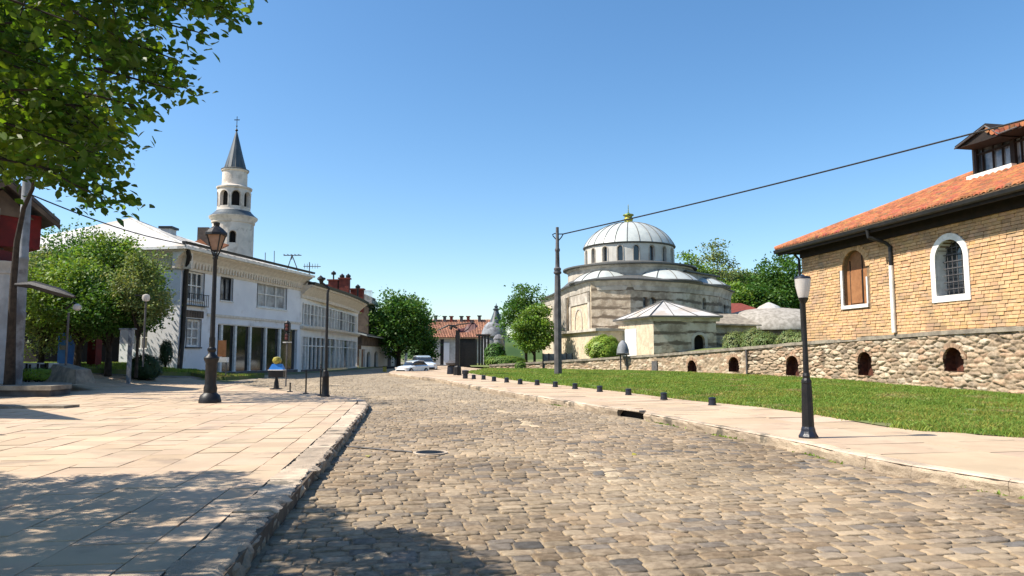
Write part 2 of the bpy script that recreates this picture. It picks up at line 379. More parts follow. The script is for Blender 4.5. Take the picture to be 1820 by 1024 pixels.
def relief(fr, s0, s1, zlo, zhi, res, name, mat_, parent, holes=(), sx=.42, sz=.2, amp=.07, pal=None, back=True):
    ns = int((s1 - s0) / res) + 1; S = np.linspace(s0, s1, ns)
    lo = np.array([zlo(s) for s in S]); hi = np.array([zhi(s) for s in S]); nz = int(max(hi - lo) / res) + 1
    T = np.linspace(0, 1, nz); SS = np.repeat(S[:, None], nz, 1); ZZ = lo[:, None] + (hi - lo)[:, None] * T[None]
    wx = SS + .12 * (fbm(SS * 2, ZZ * 2, 3) - .5); wz = ZZ + .10 * (fbm(SS * 1.2, ZZ * 3, 7) - .5)
    f1, f2, h1, h2 = cells(wx / sx, wz / sz, .85, 2)
    e = np.clip((f2 - f1) / .28, 0, 1); e = e * e * (3 - 2 * e)
    disp = amp * (e * (.45 + .55 * h1)) + amp * .8 * (fbm(SS * 9, ZZ * 12, 11) - .5) + amp * .9 * (fbm(SS * .9, ZZ * .9, 21) - .5)
    pal = np.array([(.47, .36, .25), (.41, .31, .215), (.53, .43, .31), (.35, .265, .185), (.44, .30, .20), (.55, .46, .35), (.30, .235, .17)])
    idx = np.minimum((h2 * len(pal)).astype(int), len(pal) - 1); colr = pal[idx] * (.8 + .4 * h1[..., None])
    mort = np.array((.40, .31, .215)) * (.65 + .6 * fbm(SS * 3, ZZ * 3, 31))[..., None]
    colr = mort + (colr - mort) * e[..., None]
    dirt = smn(.58, .75, fbm(SS * 1.3, ZZ * 1.9, 41)); colr = colr * (1 - .55 * dirt[..., None])
    V = np.zeros((ns, nz, 3))
    for i, s in enumerate(S):
        a = fr(s, 0, 0); b = fr(s, 0, 1); dx, dy = b.x - a.x, b.y - a.y
        V[i, :, 0] = a.x + dx * disp[i]; V[i, :, 1] = a.y + dy * disp[i]; V[i, :, 2] = ZZ[i]
    I, J = np.meshgrid(np.arange(ns - 1), np.arange(nz - 1), indexing='ij')
    keep = np.ones(I.shape, bool); sc_ = (SS[:-1, :-1] + SS[1:, 1:]) / 2; zc = (ZZ[:-1, :-1] + ZZ[1:, 1:]) / 2
    for (hs, w, zb, zt) in holes:
        r = w / 2; ztop = zt - r * .9 + r * .9 * np.sqrt(np.clip(1 - ((sc_ - hs) / r) ** 2, 0, 1)); keep &= ~((abs(sc_ - hs) < r) & (zc > zb) & (zc < ztop))
    I, J = I[keep], J[keep]; F = np.stack([I * nz + J, (I + 1) * nz + J, (I + 1) * nz + J + 1, I * nz + J + 1], 1)
    return mesh_obj(name, V.reshape(-1, 3), F, mat_, parent, colr.reshape(-1, 3), smooth=True)
# ------------------------------------------------------------------ ground sheets
def clip(poly, a, b):        # keep the side left of a->b
    out = []; n = len(poly); side = lambda p: (b[0] - a[0]) * (p[1] - a[1]) - (b[1] - a[1]) * (p[0] - a[0])
    for i in range(n):
        p, q = poly[i], poly[(i + 1) % n]; sp, sq = side(p), side(q)
        if sp >= 0: out.append(p)
        if (sp >= 0) != (sq >= 0):
            t = sp / (sp - sq); out.append((p[0] + (q[0] - p[0]) * t, p[1] + (q[1] - p[1]) * t))
    return out
def sheet(name, poly, zf, m, step=2.0, kind='structure', skirt=0.0):
    bm = bmesh.new(); vs_ = [bm.verts.new((p[0], p[1], 0)) for p in poly]; bm.faces.new(vs_)
    xs = [p[0] for p in poly]; ys = [p[1] for p in poly]
    for ax, lo, hi in ((0, min(xs), max(xs)), (1, min(ys), max(ys))):
        n = int((hi - lo) / step)
        for i in range(1, n + 1):
            c = [0, 0, 0]; c[ax] = lo + (hi - lo) * i / (n + 1); no = [0, 0, 0]; no[ax] = 1
            bmesh.ops.bisect_plane(bm, geom=bm.verts[:] + bm.edges[:] + bm.faces[:], plane_co=c, plane_no=no)
    for v in bm.verts: v.co.z = zf(v.co.x, v.co.y)
    bmesh.ops.recalc_face_normals(bm, faces=bm.faces)
    if sum(f.normal.z for f in bm.faces) < 0: bmesh.ops.reverse_faces(bm, faces=bm.faces)
    if skirt:
        r = bmesh.ops.extrude_edge_only(bm, edges=[e for e in bm.edges if e.is_boundary])
        for v in [x for x in r['geom'] if isinstance(x, bmesh.types.BMVert)]: v.co.z -= skirt
    me = bpy.data.meshes.new(name); bm.to_mesh(me); bm.free(); me.materials.append(m)
    o = bpy.data.objects.new(name, me); C.objects.link(o); o['kind'] = kind
    return o
def inpoly(x, y, poly):
    c = False; n = len(poly); j = n - 1
    for i in range(n):
        if (poly[i][1] > y) != (poly[j][1] > y) and x < (poly[j][0] - poly[i][0]) * (y - poly[i][1]) / (poly[j][1] - poly[i][1]) + poly[i][0]: c = not c
        j = i
    return c
def inpoly_n(X, Y, poly):
    c = np.zeros(X.shape, bool); n = len(poly); j = n - 1
    for i in range(n):
        xi, yi = poly[i][:2]; xj, yj = poly[j][:2]
        if yi != yj: c ^= ((yi > Y) != (yj > Y)) & (X < (xj - xi) * (Y - yi) / (yj - yi) + xi)
        j = i
    return c
def spline(pts, n=6):
    out = []; pts = [Vector(p[:2]) for p in pts]
    for i in range(len(pts) - 1):
        p0, p1, p2, p3 = pts[max(i - 1, 0)], pts[i], pts[i + 1], pts[min(i + 2, len(pts) - 1)]
        for k in range(n):
            t = k / n; out.append(.5 * ((2 * p1) + (p2 - p0) * t + (2 * p0 - 5 * p1 + 4 * p2 - p3) * t * t + (3 * p1 - p0 - 3 * p2 + p3) * t ** 3))
    out.append(pts[-1]); return out
KL, KR = 0.20, 0.215            # kerb heights
sheet('ground', [(-400, -60), (400, -60), (400, 900), (-400, 900)], lambda x, y: g(x, y) - .06, M['ground'], 14)
sheet('road', [(-34, -8), (14, -8), (14, 30), (2, 130), (-34, 130)], lambda x, y: g(x, y), M['asphalt'], 2.5)
# left kerb: straight, then round the corner and along the side street
k0 = G(430, 1024, 0); k1 = G(655, 730, 0); kd = (k1 - k0); kd.z = 0; kd.normalize()
kn = Vector((-kd.y, kd.x, 0))            # to the left of the kerb
ks = k0 - kd * 7.0; kL = (k1 - ks).length
far_edge = [G(u, v, KL)[:2] for u, v in ((652, 713), (640, 707), (615, 705), (575, 701), (520, 695), (470, 689.5), (400, 680), (340, 672), (250, 669), (150, 664))]
left_pave = [(ks.x, ks.y)] + [(k1.x, k1.y)] + [tuple(p) for p in far_edge] + [(-34, 36), (-34, -8), (ks.x - 3, -8)]
sheet('left_pavement', left_pave, lambda x, y: g(x, y) + KL - .025, M['joint'], 1.5, skirt=.25)
# right kerb and verge curves
kerbR = [G(u, v, KR) for u, v in ((1820, 857), (1608, 824), (1481, 799), (1431, 787), (1304, 763), (1134, 732), (1079, 724.5), (997, 711), (887, 693.5), (820, 681), (775, 672.5))]
e0, e1 = kerbR[0], kerbR[1]; kerbR = [e0 + (e0 - e1).normalized() * 11] + kerbR
kerbR += [Vector((kerbR[-1].x - 2.2, kerbR[-1].y + 4.5, 0)), Vector((kerbR[-1].x - 4.6, kerbR[-1].y + 12, 0)), Vector((kerbR[-1].x - 6, kerbR[-1].y + 30, 0))]
kerbRs = spline(kerbR, 6); KRF = PathFr(kerbRs)
grE = [G(u, v, KR) for u, v in ((1820, 778), (1608, 763), (1405, 730.5), (1203, 709), (1100, 696), (1000, 685), (900, 674), (828, 662.5))]
e0, e1 = grE[0], grE[1]; grE = [e0 + (e0 - e1).normalized() * 14] + grE
grEs = spline(grE, 5)
# retaining wall path from the near right to the far left
WL = spline([(20.6, 12), (18.95, 23), (18.35, 26.5), (15.95, 40), (12.6, 48), (8.3, 56), (4.2, 61), (-2.0, 66)], 5)
right_pave = [tuple(p) for p in kerbRs] + [(-9.5, 100), (-4, 72), (-2.6, 66)] + [tuple(p) for p in reversed(grEs)]
gz = lambda x, y: g(x, y) + KR
sheet('right_pavement', right_pave, lambda x, y: g(x, y) + KR - .02, M['joint'], 1.5)
grass_poly = [tuple(p) for p in grEs] + [(-2.2, 66.2)] + [tuple(p) for p in reversed(WL)]
sheet('right_grass_soil', grass_poly, lambda x, y: g(x, y) + KR + .012, M['soil'], 1.5)
def terr_z(x, y): return float(np.interp(x, [-6, -2, 4.2, 8.3, 12.6, 16, 19, 30], [.75, .80, 1.25, 1.5, 1.9, 2.45, 2.6, 2.7]))
terr = [(p.x + .3, p.y + .25) for p in WL] + [(-4, 72), (-8, 130), (90, 130), (90, 12)]
sheet('terrace_ground', terr, terr_z, M['soil'], 3.0)
left_lawn = [tuple(p) for p in (G(470, 672)[:2], G(400, 677)[:2], G(340, 669)[:2], G(250, 667)[:2], G(150, 662)[:2])] + [(-33, 34), (-33, 46), (-21, 44.2), (-19.6, 45.5)]
lawn_z = lambda x, y: g(x, y) + KL + .02
sheet('left_lawn_soil', left_lawn, lawn_z, M['soil'], 1.5, skirt=.25)
# ------------------------------------------------------------------ paving slabs
def slabs(name, poly, org, d, w, l, zoff, gap, seed, th=.03, tint=.12, far=None, border=()):
    rnd = random.Random(seed); mb = MB(); n_ = Vector((-d.y, d.x)); d = Vector((d.x, d.y)); org = Vector((org[0], org[1]))
    S = [(Vector(p[:2]) - org).dot(n_) for p in poly]; T = [(Vector(p[:2]) - org).dot(d) for p in poly]
    col = 0; s = min(S) if not border else 0.0; cols = []
    for b in border: cols.append((s, s + b)); s += b
    while s < max(S): cols.append((s, s + w)); s += w
    for (sa, sb) in cols:
        t = min(T) - rnd.random() * l
        while t < max(T):
            lt = l * rnd.uniform(.88, 1.12)
            gg = gap * rnd.uniform(.5, 1.5); q = [(sa + gg, t + gg), (sb - gg, t + gg), (sb - gg, t + lt - gg), (sa + gg, t + lt - gg)]
            j = lambda: rnd.uniform(-.009, .009)
            r = [org + n_ * (a + j()) + d * (b + j()) for a, b in q]
            cx = sum(p.x for p in r) / 4; cy = sum(p.y for p in r) / 4
            t += lt
            if cy < -4: continue
            full = all(inpoly(p.x, p.y, poly) for p in r)
            if full: pc = [(p.x, p.y) for p in r]
            else:
                pc = [(p[0], p[1]) for p in poly]
                ar = sum(r[i].x * r[(i + 1) % 4].y - r[(i + 1) % 4].x * r[i].y for i in range(4)); rr = r if ar > 0 else r[::-1]
                for i in range(4):
                    pc = clip(pc, rr[i], rr[(i + 1) % 4])
                    if len(pc) < 3: break
                if len(pc) < 3: continue
            dz = rnd.uniform(-.004, .004); tx, ty = rnd.uniform(-.008, .008), rnd.uniform(-.008, .008)
            b_ = 1 + rnd.gauss(0, tint); mb.cc = (b_ * (1 + rnd.gauss(0, .012)), b_, b_ * (1 + rnd.gauss(0, .02)))
            zt = [g(*p) + zoff + dz + (p[0] - cx) * tx + (p[1] - cy) * ty for p in pc]
            mb.prism(pc, [z - th for z in zt], zt)
    bm = mb.build(name, M['slab'], colored=True); bm['kind'] = 'structure'; return bm
in_edge = k0 + kn * .46
slabs('left_paving_slabs', [((ks + kn * .42).x, (ks + kn * .42).y), ((k1 + kn * .42 - kd * .1).x, (k1 + kn * .42 - kd * .1).y)] + [tuple(p) for p in far_edge[1:]] + [(-30, 34), (-30, -4), (ks.x - 3, -4)],
      (ks + kn * .43)[:2], kd, .66, .66, KL, .007, 3, border=(.36,), tint=.045)
rd = (kerbRs[20] - kerbRs[8]).normalized()
slabs('right_paving_slabs', [KRF(KRF.L * i / 80, 0, .22)[:2] for i in range(81)] + right_pave[len(kerbRs):], (kerbRs[0].x, kerbRs[0].y), Vector((rd.x, rd.y)), 1.9, 1.25, KR, .008, 5, tint=.05)
# ------------------------------------------------------------------ kerb stones
def kerb(name, fr, s0, s1, wid, ht, seed, lab, zf=g, cut=None, res=.07, lmin=.9, lmax=1.5, rough=.03, inward=1, gap=.008, dzr=.008):
    rnd = random.Random(seed); mb = MB(); s = s0
    while s < s1:
        L = min(rnd.uniform(lmin, lmax), s1 - s); a, b = s + gap, s + L - gap; s += L
        if cut and cut[0] < (a + b) / 2 < cut[1]: continue
        d0 = fr(a, 0).xy.length; r_ = res * (1 if d0 < 16 else 2.5 if d0 < 40 else 8)
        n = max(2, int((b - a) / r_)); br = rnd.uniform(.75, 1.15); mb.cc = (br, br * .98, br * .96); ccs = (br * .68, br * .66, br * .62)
        dz = rnd.uniform(-dzr, dzr); do = rnd.uniform(-1.8, 1.8) * dzr
        m = 7; prof = [(0, -.08), (0.0, ht * .3), (0.0, ht * .62), (.012, ht * .90), (.05, ht), (wid * .5, ht + .002), (wid, ht)]
        vs_ = []; fs = []
        for i in range(n + 1):
            ss = a + (b - a) * i / n; base = fr(ss, 0)
            for k, (o, z) in enumerate(prof):
                e = rough * (vnoise(np.float64(ss * 5), np.float64(k * 1.3), seed) - .5) * (2.2 if k < 4 else .6) + rough * (vnoise(np.float64(ss * 17), np.float64(k * 1.9), seed + 3) - .5)
                p = fr(ss, 0, (o + e + do) * inward); zz = zf(base.x, base.y) + z + dz * (k > 1) + (0.35 * e if k in (3, 4) else 0)
                vs_.append((p.x, p.y, zz))
        for i in range(n):
            for k in range(m - 1): fs.append((i * m + k, (i + 1) * m + k, (i + 1) * m + k + 1, i * m + k + 1))
        fs += [tuple(range(m)), tuple(n * m + k for k in range(m))]
        mb.add(vs_, fs)
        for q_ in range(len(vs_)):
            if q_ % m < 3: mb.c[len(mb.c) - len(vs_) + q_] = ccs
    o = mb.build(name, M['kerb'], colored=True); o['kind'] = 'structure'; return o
cor = spline([k1[:2]] + [far_edge[0], far_edge[1], far_edge[2], far_edge[3]], 4)
KLF = PathFr([ks[:2], k1[:2]])
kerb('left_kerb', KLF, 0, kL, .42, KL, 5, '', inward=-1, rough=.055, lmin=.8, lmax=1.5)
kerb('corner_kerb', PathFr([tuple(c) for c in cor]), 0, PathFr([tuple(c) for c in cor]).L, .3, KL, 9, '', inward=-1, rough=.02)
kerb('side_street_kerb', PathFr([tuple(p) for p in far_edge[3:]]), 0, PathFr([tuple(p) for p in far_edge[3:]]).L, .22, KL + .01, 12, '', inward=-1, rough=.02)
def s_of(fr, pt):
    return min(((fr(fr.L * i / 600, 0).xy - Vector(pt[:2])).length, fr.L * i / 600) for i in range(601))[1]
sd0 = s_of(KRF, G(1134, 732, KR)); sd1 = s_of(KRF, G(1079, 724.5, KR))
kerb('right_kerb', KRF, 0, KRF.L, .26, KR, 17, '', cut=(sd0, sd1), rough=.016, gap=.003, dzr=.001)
dr = thing('storm_drain', KRF((sd0 + sd1) / 2, 0), 'dark open storm drain slot cut into the right hand kerb', 'drain')
mb = MB(); sweep(mb, KRF, sd0 - .05, sd1 + .05, [(.03, KR + g(4, 22) - .03), (.24, KR + g(4, 22) - .03), (.24, KR + g(4, 22) + .012), (.03, KR + g(4, 22) + .012)], .5); mb.build('lid', M['kerb'], dr, colored=True)
mb = MB(); sweep(mb, KRF, sd0, sd1, [(.2, -.05 + g(4, 22)), (.24, -.05 + g(4, 22)), (.24, KR + g(4, 22) - .03), (.2, KR + g(4, 22) - .03)], .5); mb.build('opening', M['darkroom'], dr)
# ------------------------------------------------------------------ cobbles
rd1 = Vector((-.19, 1)).normalized(); rd2 = Vector((-.34, 1)).normalized()
cl = [Vector((2.2, 2.0))]
for i in range(300): y = cl[-1].y; t = sm(18, 40, y); cl.append(cl[-1] + rd1.lerp(rd2, t).normalized() * .25)
CLF = PathFr([tuple(c) for c in cl])
road_poly = [tuple(p) for p in kerbRs] + [(-14, 110), (-17.2, 82), (-16.2, 66), (-16.9, 58), (-18.6, 47.5)] + [tuple(p) for p in (G(400, 672)[:2], G(470, 672)[:2])] + [tuple(p) for p in reversed(far_edge[:7])] + [(k1.x, k1.y), (ks.x, ks.y)]
sheet('road_sand_bed', road_poly, lambda x, y: g(x, y) + .009, M['sand'], 2.0)
rnd = np.random.default_rng(4)
rects = []
t = 0.0
while t < CLF.L - 1:
    lt = rnd.uniform(.165, .235); base_y = CLF(t, 0).y
    s = -16 if base_y > 24 else -6.5; smax = 8; s += rnd.uniform(0, .3)
    while s < smax:
        w = rnd.uniform(.18, .33); rects.append((s, t, w, lt)); s += w
    t += lt
R = np.array(rects)
cx = R[:, 0] + R[:, 2] / 2; ct = R[:, 1] + R[:, 3] / 2
tt = np.linspace(0, CLF.L, 500); cp = np.array([CLF(a, 0)[:2] for a in tt]); cq = np.array([CLF(a, 0, 1)[:2] for a in tt]); cnv = cq - cp
PX = np.interp(ct, tt, cp[:, 0]); PY = np.interp(ct, tt, cp[:, 1]); NX = np.interp(ct, tt, cnv[:, 0]); NY = np.interp(ct, tt, cnv[:, 1])
wob = .05 * (vnoise(cx * .9, ct * .9, 3) - .5) * 4
X = PX + NX * cx - NY * wob; Y = PY + NY * cx + NX * wob
keep = inpoly_n(X, Y, road_poly) & (Y < 62) & (Y > 2.6)
X, Y, NX, NY = X[keep], Y[keep], NX[keep], NY[keep]; hw = R[keep, 2] / 2; hl = R[keep, 3] / 2; n = len(X)
K = 12; a = np.arange(K) / K * 2 * np.pi + np.pi / K
ce, se = np.cos(a), np.sin(a); p_ = .33
ux = np.sign(ce) * abs(ce) ** p_; uy = np.sign(se) * abs(se) ** p_
gx = (hw - rnd.uniform(.002, .010, n)); gl = (hl - rnd.uniform(.002, .010, n))
jx = 1 + rnd.uniform(-.07, .07, (n, K)); jy = 1 + rnd.uniform(-.08, .08, (n, K)); rot = rnd.normal(0, .045, n)
lx = ux[None] * gx[:, None] * jx; ly = uy[None] * gl[:, None] * jy
hgt = rnd.uniform(.003, .015, n) + .019
tilt1 = rnd.normal(0, .035, n); tilt2 = rnd.normal(.01, .05, n)
rings = [(1.0, -.02), (.98, .62), (.93, .93), (.74, 1.0)]
gn = 0.45 * smn(12, 52, Y) + 0.7 * smn(-16.5, -23, X) * smn(24, 40, Y)
V = np.zeros((n, K * 4 + 1, 3)); cr, sr = np.cos(rot), np.sin(rot)
for r_, (sc_, zf_) in enumerate(rings):
    qx = lx * sc_; qy = ly * sc_; rx = qx * cr[:, None] - qy * sr[:, None]; ry = qx * sr[:, None] + qy * cr[:, None]
    V[:, r_ * K:(r_ + 1) * K, 0] = X[:, None] + NX[:, None] * rx - NY[:, None] * ry
    V[:, r_ * K:(r_ + 1) * K, 1] = Y[:, None] + NY[:, None] * rx + NX[:, None] * ry
    nz = rnd.normal(0, .0018, (n, K)) if r_ > 0 else 0
    V[:, r_ * K:(r_ + 1) * K, 2] = gn[:, None] + hgt[:, None] * zf_ + (rx * tilt1[:, None] + ry * tilt2[:, None]) * (r_ > 0) * .8 + nz
V[:, -1, 0] = X; V[:, -1, 1] = Y; V[:, -1, 2] = gn + hgt * 1.02
Fq = []
for r_ in range(3):
    for k in range(K): Fq.append((r_ * K + k, r_ * K + (k + 1) % K, (r_ + 1) * K + (k + 1) % K, (r_ + 1) * K + k))
for k in range(0, K, 2): Fq.append((3 * K + k, 3 * K + (k + 1) % K, 3 * K + (k + 2) % K, 4 * K))
Fq = np.array(Fq); Fc = (Fq[None] + (np.arange(n) * (4 * K + 1))[:, None, None]).reshape(-1, 4)
pal = np.array([(.28, .22, .155), (.32, .25, .175), (.25, .20, .15), (.34, .27, .19), (.205, .175, .145), (.30, .225, .15), (.145, .135, .125), (.27, .22, .165)])
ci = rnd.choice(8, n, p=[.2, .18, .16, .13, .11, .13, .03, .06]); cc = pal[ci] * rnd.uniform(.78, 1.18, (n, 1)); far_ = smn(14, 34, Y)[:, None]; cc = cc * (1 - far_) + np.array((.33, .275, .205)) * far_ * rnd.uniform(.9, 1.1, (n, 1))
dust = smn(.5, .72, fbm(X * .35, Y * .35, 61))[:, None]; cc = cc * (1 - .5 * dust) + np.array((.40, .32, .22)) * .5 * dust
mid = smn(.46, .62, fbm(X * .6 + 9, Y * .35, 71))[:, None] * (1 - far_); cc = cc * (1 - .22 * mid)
# worn pale setts that mark the middle of the road
for (ua, va, ub, vb) in ((1022, 808, 1108, 858), (872, 725, 905, 736), (918, 746, 950, 760), (820, 714, 838, 720)):
    A = G(ua, va); B = G(ub, vb); ab = np.array((B.x - A.x, B.y - A.y)); Lr = np.hypot(*ab); ab /= Lr
    pr = (X - A.x) * ab[0] + (Y - A.y) * ab[1]; dd = abs((X - A.x) * -ab[1] + (Y - A.y) * ab[0]); mk = (pr > 0) & (pr < Lr) & (dd < .09); cc[mk] = (.47, .385, .27)
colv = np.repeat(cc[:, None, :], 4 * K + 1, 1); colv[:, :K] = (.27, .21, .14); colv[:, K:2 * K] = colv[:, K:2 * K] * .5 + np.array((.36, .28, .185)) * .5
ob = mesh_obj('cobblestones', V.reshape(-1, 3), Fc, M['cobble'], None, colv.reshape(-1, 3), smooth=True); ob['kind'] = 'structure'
# manhole
mh = G(765, 808); r_mh = (G(796, 808) - G(734, 808)).length / 2
mn_ = thing('manhole_cover', (mh.x, mh.y, .02), 'round dark iron manhole cover set in the cobbled road', 'manhole cover')
mb = MB(); mb.lathe(mh.x, mh.y, [(r_mh, .0), (r_mh, .046), (r_mh - .05, .048), (r_mh - .05, .030)], 36); mb.build('rim', M['kerb'], mn_, colored=True)
mb = MB(); mb.lathe(mh.x, mh.y, [(r_mh - .045, .0), (r_mh - .045, .038)], 36)
for i in range(-4, 5):
    for j in range(-4, 5):
        if i * i + j * j < 14: mb.box(mh.x + i * r_mh * .19 - .03, mh.x + i * r_mh * .19 + .03, mh.y + j * r_mh * .19 - .012, mh.y + j * r_mh * .19 + .012, .038, .044)
mb.build('lid', M['blackmetal'], mn_)
# tar crack from kerb to manhole
mb = MB(); pA, pB = G(612, 797), G(733, 808); pts = [pA.lerp(pB, i / 14) + Vector((0, random.uniform(-.03, .03), .045)) for i in range(15)]
mb.tube(pts, .016, 5); tag(mb.build('road_crack', M['darkpole']), 'thin dark crack line running between the left kerb and the manhole', 'cable')
# ------------------------------------------------------------------ leaves and trees
def leafmesh(name, pts, size, mat_, parent, seed=0, colr=None, kind='diamond', up=.35, jit=.35, dirs=None):
    r = np.random.default_rng(seed); n = len(pts); nrm = r.normal(0, 1, (n, 3)); nrm[:, 2] = abs(nrm[:, 2]) + up; nrm /= np.linalg.norm(nrm, axis=1)[:, None]
    d = r.normal(0, 1, (n, 3)) if dirs is None else dirs + r.normal(0, .45, (n, 3)); d -= nrm * (d * nrm).sum(1)[:, None]; d /= np.linalg.norm(d, axis=1)[:, None] + 1e-9
    w = np.cross(nrm, d); s = size * r.uniform(1 - jit, 1 + jit, n)
    if kind == 'leaf':
        shp = [(0, 0, 0), (.30, .30, .05), (.62, .34, .04), (1.0, 0, -.14), (.62, -.34, .04), (.30, -.30, .05)]; F0 = [(0, 1, 2, 3), (0, 3, 4, 5)]
    elif kind == 'blade':
        shp = [(0, .5, 0), (0, -.5, 0), (1, -.1, .25), (1, .1, .25)]; F0 = [(0, 1, 2, 3)]
    else:
        shp = [(0, 0, 0), (.45, .36, .06), (1, 0, -.05), (.5, -.36, .06)]; F0 = [(0, 1, 2, 3)]
    V = np.zeros((n, len(shp), 3))
    for i, (a_, b_, c_) in enumerate(shp): V[:, i] = pts + (d * a_ + w * b_ + nrm * c_) * s[:, None]
    F = (np.array(F0)[None] + (np.arange(n) * len(shp))[:, None, None]).reshape(-1, 4)
    c = (1 + r.normal(0, .16, (n, 1))) * np.ones((n, 3)); c[:, 0] *= 1 + r.normal(0, .12, n); c = np.clip(c, .3, 2)
    if colr is not None: c *= colr
    return mesh_obj(name, V.reshape(-1, 3), F, mat_, parent, np.repeat(c[:, None], len(shp), 1).reshape(-1, 3))
def tree(x, y, z0, h, w, cb, leaf, m, seed, name, label, cat='tree', group=None, ncl=60, per=70, tr=None, clsz=.16, lean=0, squash=1.0, depth=None):
    """crown between z0+cb and z0+h, w wide"""
    r = np.random.default_rng(seed); root = thing(name, (x, y, z0), label, cat, group)
    cz = z0 + (cb + h) / 2; rz = (h - cb) / 2; rx = w / 2; ry = (depth or w) / 2
    cl_ = []
    while len(cl_) < ncl:
        v = r.normal(0, 1, 3); v /= np.linalg.norm(v); rr = r.uniform(.25, 1) ** .45
        lob = .86 + .30 * math.sin(3.1 * math.atan2(v[1], v[0]) + seed) * math.cos(2.3 * v[2] + seed * 1.7) + r.uniform(-.12, .12)
        q = v * rr * min(1.05, lob) * .93
        if q[2] < -.55 and r.random() < .5: continue
        cl_.append(q)
    cl_ = np.array(cl_); cc_ = cl_ * np.array((rx, ry, rz)) + np.array((x + lean, y, cz))
    pts, dirs, cb_ = [], [], []
    cs = clsz * w
    for c0, q in zip(cc_, cl_):
        kk = int(per * r.uniform(.6, 1.4)); o = r.normal(0, 1, (kk, 3)) * np.array((cs, cs, cs * .62)) * .62; pts.append(c0 + o)
        out = o + q * cs; dirs.append(out / (np.linalg.norm(out, axis=1)[:, None] + 1e-6)); cb_.append(np.full((kk, 1), r.uniform(.78, 1.22)))
    tr = tr or w * .03
    mb = MB(); mb.tube([(x, y, z0 - .1), (x + lean * .2, y, z0 + cb * .6), (x + lean * .6, y, z0 + cb + rz * .7), (x + lean, y, z0 + cb + rz * 1.5)], [tr * 1.25, tr, tr * .7, tr * .25], 9)
    tk = mb.build('trunk', M['bark'], root, smooth=True)
    mb = MB()
    for c0 in cc_[:: max(1, ncl // 16)]:
        zz = z0 + cb * .8 + r.uniform(0, .6) * rz; s_ = Vector((x + lean * .5, y, zz)); e = Vector(c0); mb.tube([s_, s_.lerp(e, .5) + Vector((0, 0, .08 * w)), e], [tr * .5, tr * .3, tr * .08], 6)
    mb.build('limb', M['bark'], tk, smooth=True)
    leafmesh('crown', np.concatenate(pts), leaf, m, root, seed, np.concatenate(cb_), dirs=np.concatenate(dirs))
    return root
def bush(x, y, z0, w, d, h, leaf, m, seed, name, label, n=3000, cat='bush', group=None, round_=True):
    r = np.random.default_rng(seed); root = thing(name, (x, y, z0), label, cat, group)
    v = r.normal(0, 1, (n, 3)); v /= np.linalg.norm(v, axis=1)[:, None]
    rr = r.uniform(.55, 1, (n, 1)) ** .5 * (1 + .1 * np.sin(v[:, :1] * 7 + seed) * np.cos(v[:, 2:] * 6 + v[:, 1:2] * 5))
    if not round_: v = np.sign(v) * abs(v) ** .55
    p = v * rr * np.array((w / 2, d / 2, h / 2)) + np.array((x, y, z0 + h / 2)); p[:, 2] = np.maximum(p[:, 2], z0 + .02)
    leafmesh('foliage', p, leaf, m, root, seed, dirs=v)
    mb = MB()
    for k in range(7):
        a_ = k * .9 + seed; mb.tube([(x, y, z0 - .05), (x + math.cos(a_) * w * .2, y + math.sin(a_) * d * .2, z0 + h * .5), (x + math.cos(a_) * w * .36, y + math.sin(a_) * d * .36, z0 + h * .8)], [.05, .03, .012], 5)
    mb.build('stem', M['bark'], root); return root
# ------------------------------------------------------------------ retaining wall
WF = PathFr([tuple(p) for p in reversed(WL)])        # from far left to near right; normal must face the street
if WF.nv[10].x > 0: WF.nv = [-n_ for n_ in WF.nv]
wu = [868, 1000, 1100, 1161, 1230, 1307, 1409, 1431, 1539, 1640, 1698, 1820]; wc = [648, 640, 634, 630, 624.5, 618, 609, 607.5, 599, 591, 587, 580]
def wall_s(u, z=1.0): return WF.s_at(u, z)
wz_s, wz_z = [0.0], []
def z_on(fr, s, v):
    p = fr(s, 0); lo, hi = -2., 15.
    for _ in range(40):
        m_ = (lo + hi) / 2
        if proj(p.x, p.y, m_)[1] > v: lo = m_
        else: hi = m_
    return lo
Ss = [wall_s(u, 1.5) for u in wu]; Zs = [z_on(WF, s, v) for s, v in zip(Ss, wc)]
Ss = [0] + Ss + [WF.L]; Zs = [Zs[0]] + Zs + [Zs[-1]]
ctop = lambda s: float(np.interp(s, Ss, Zs))
wt = thing('retaining_wall', WF(WF.L * .6, .3), 'long rough rubble stone retaining wall with small arched holes beside the grass', 'wall')
holes = []
for u, v0, v1, w in ((1698, 617, 660, 35), (1539, 625, 667.5, 27), (1409, 632, 668, 23), (1306.6, 634, 662, 18), (1230, 640, 661, 15)):
    s = wall_s(u, 1.2); p = WF(s, 0); sc_ = abs((WF(s + .5, 0).x * 1.0) and (proj(*WF(s + .5, 1))[0] - proj(*WF(s - .5, 1))[0]))
    holes.append((s, w / sc_, z_on(WF, s, v1), z_on(WF, s, v0)))
base = lambda s: (lambda p: g(p.x, p.y) + KR - .1)(WF(s, 0))
ctl = lambda s: ctop(s) - .17
sA = wall_s(1330, 1)
relief(WF, sA, WF.L, base, ctl, .042, 'rubble_face', M['rubble'], wt, holes, .60, .19, .11)
relief(WF, 0, sA, base, ctl, .07, 'rubble_face', M['rubble'], wt, holes, .46, .17, .07)
mb = MB(); sweep(mb, WF, 0, WF.L, [(-.06, .0), (-.5, .0), (-.5, 1), (-.06, 1)], 3, True)
vv = []                                        # core and coping follow the falling top
mb = MB(); cpm = MB(); N_ = 160
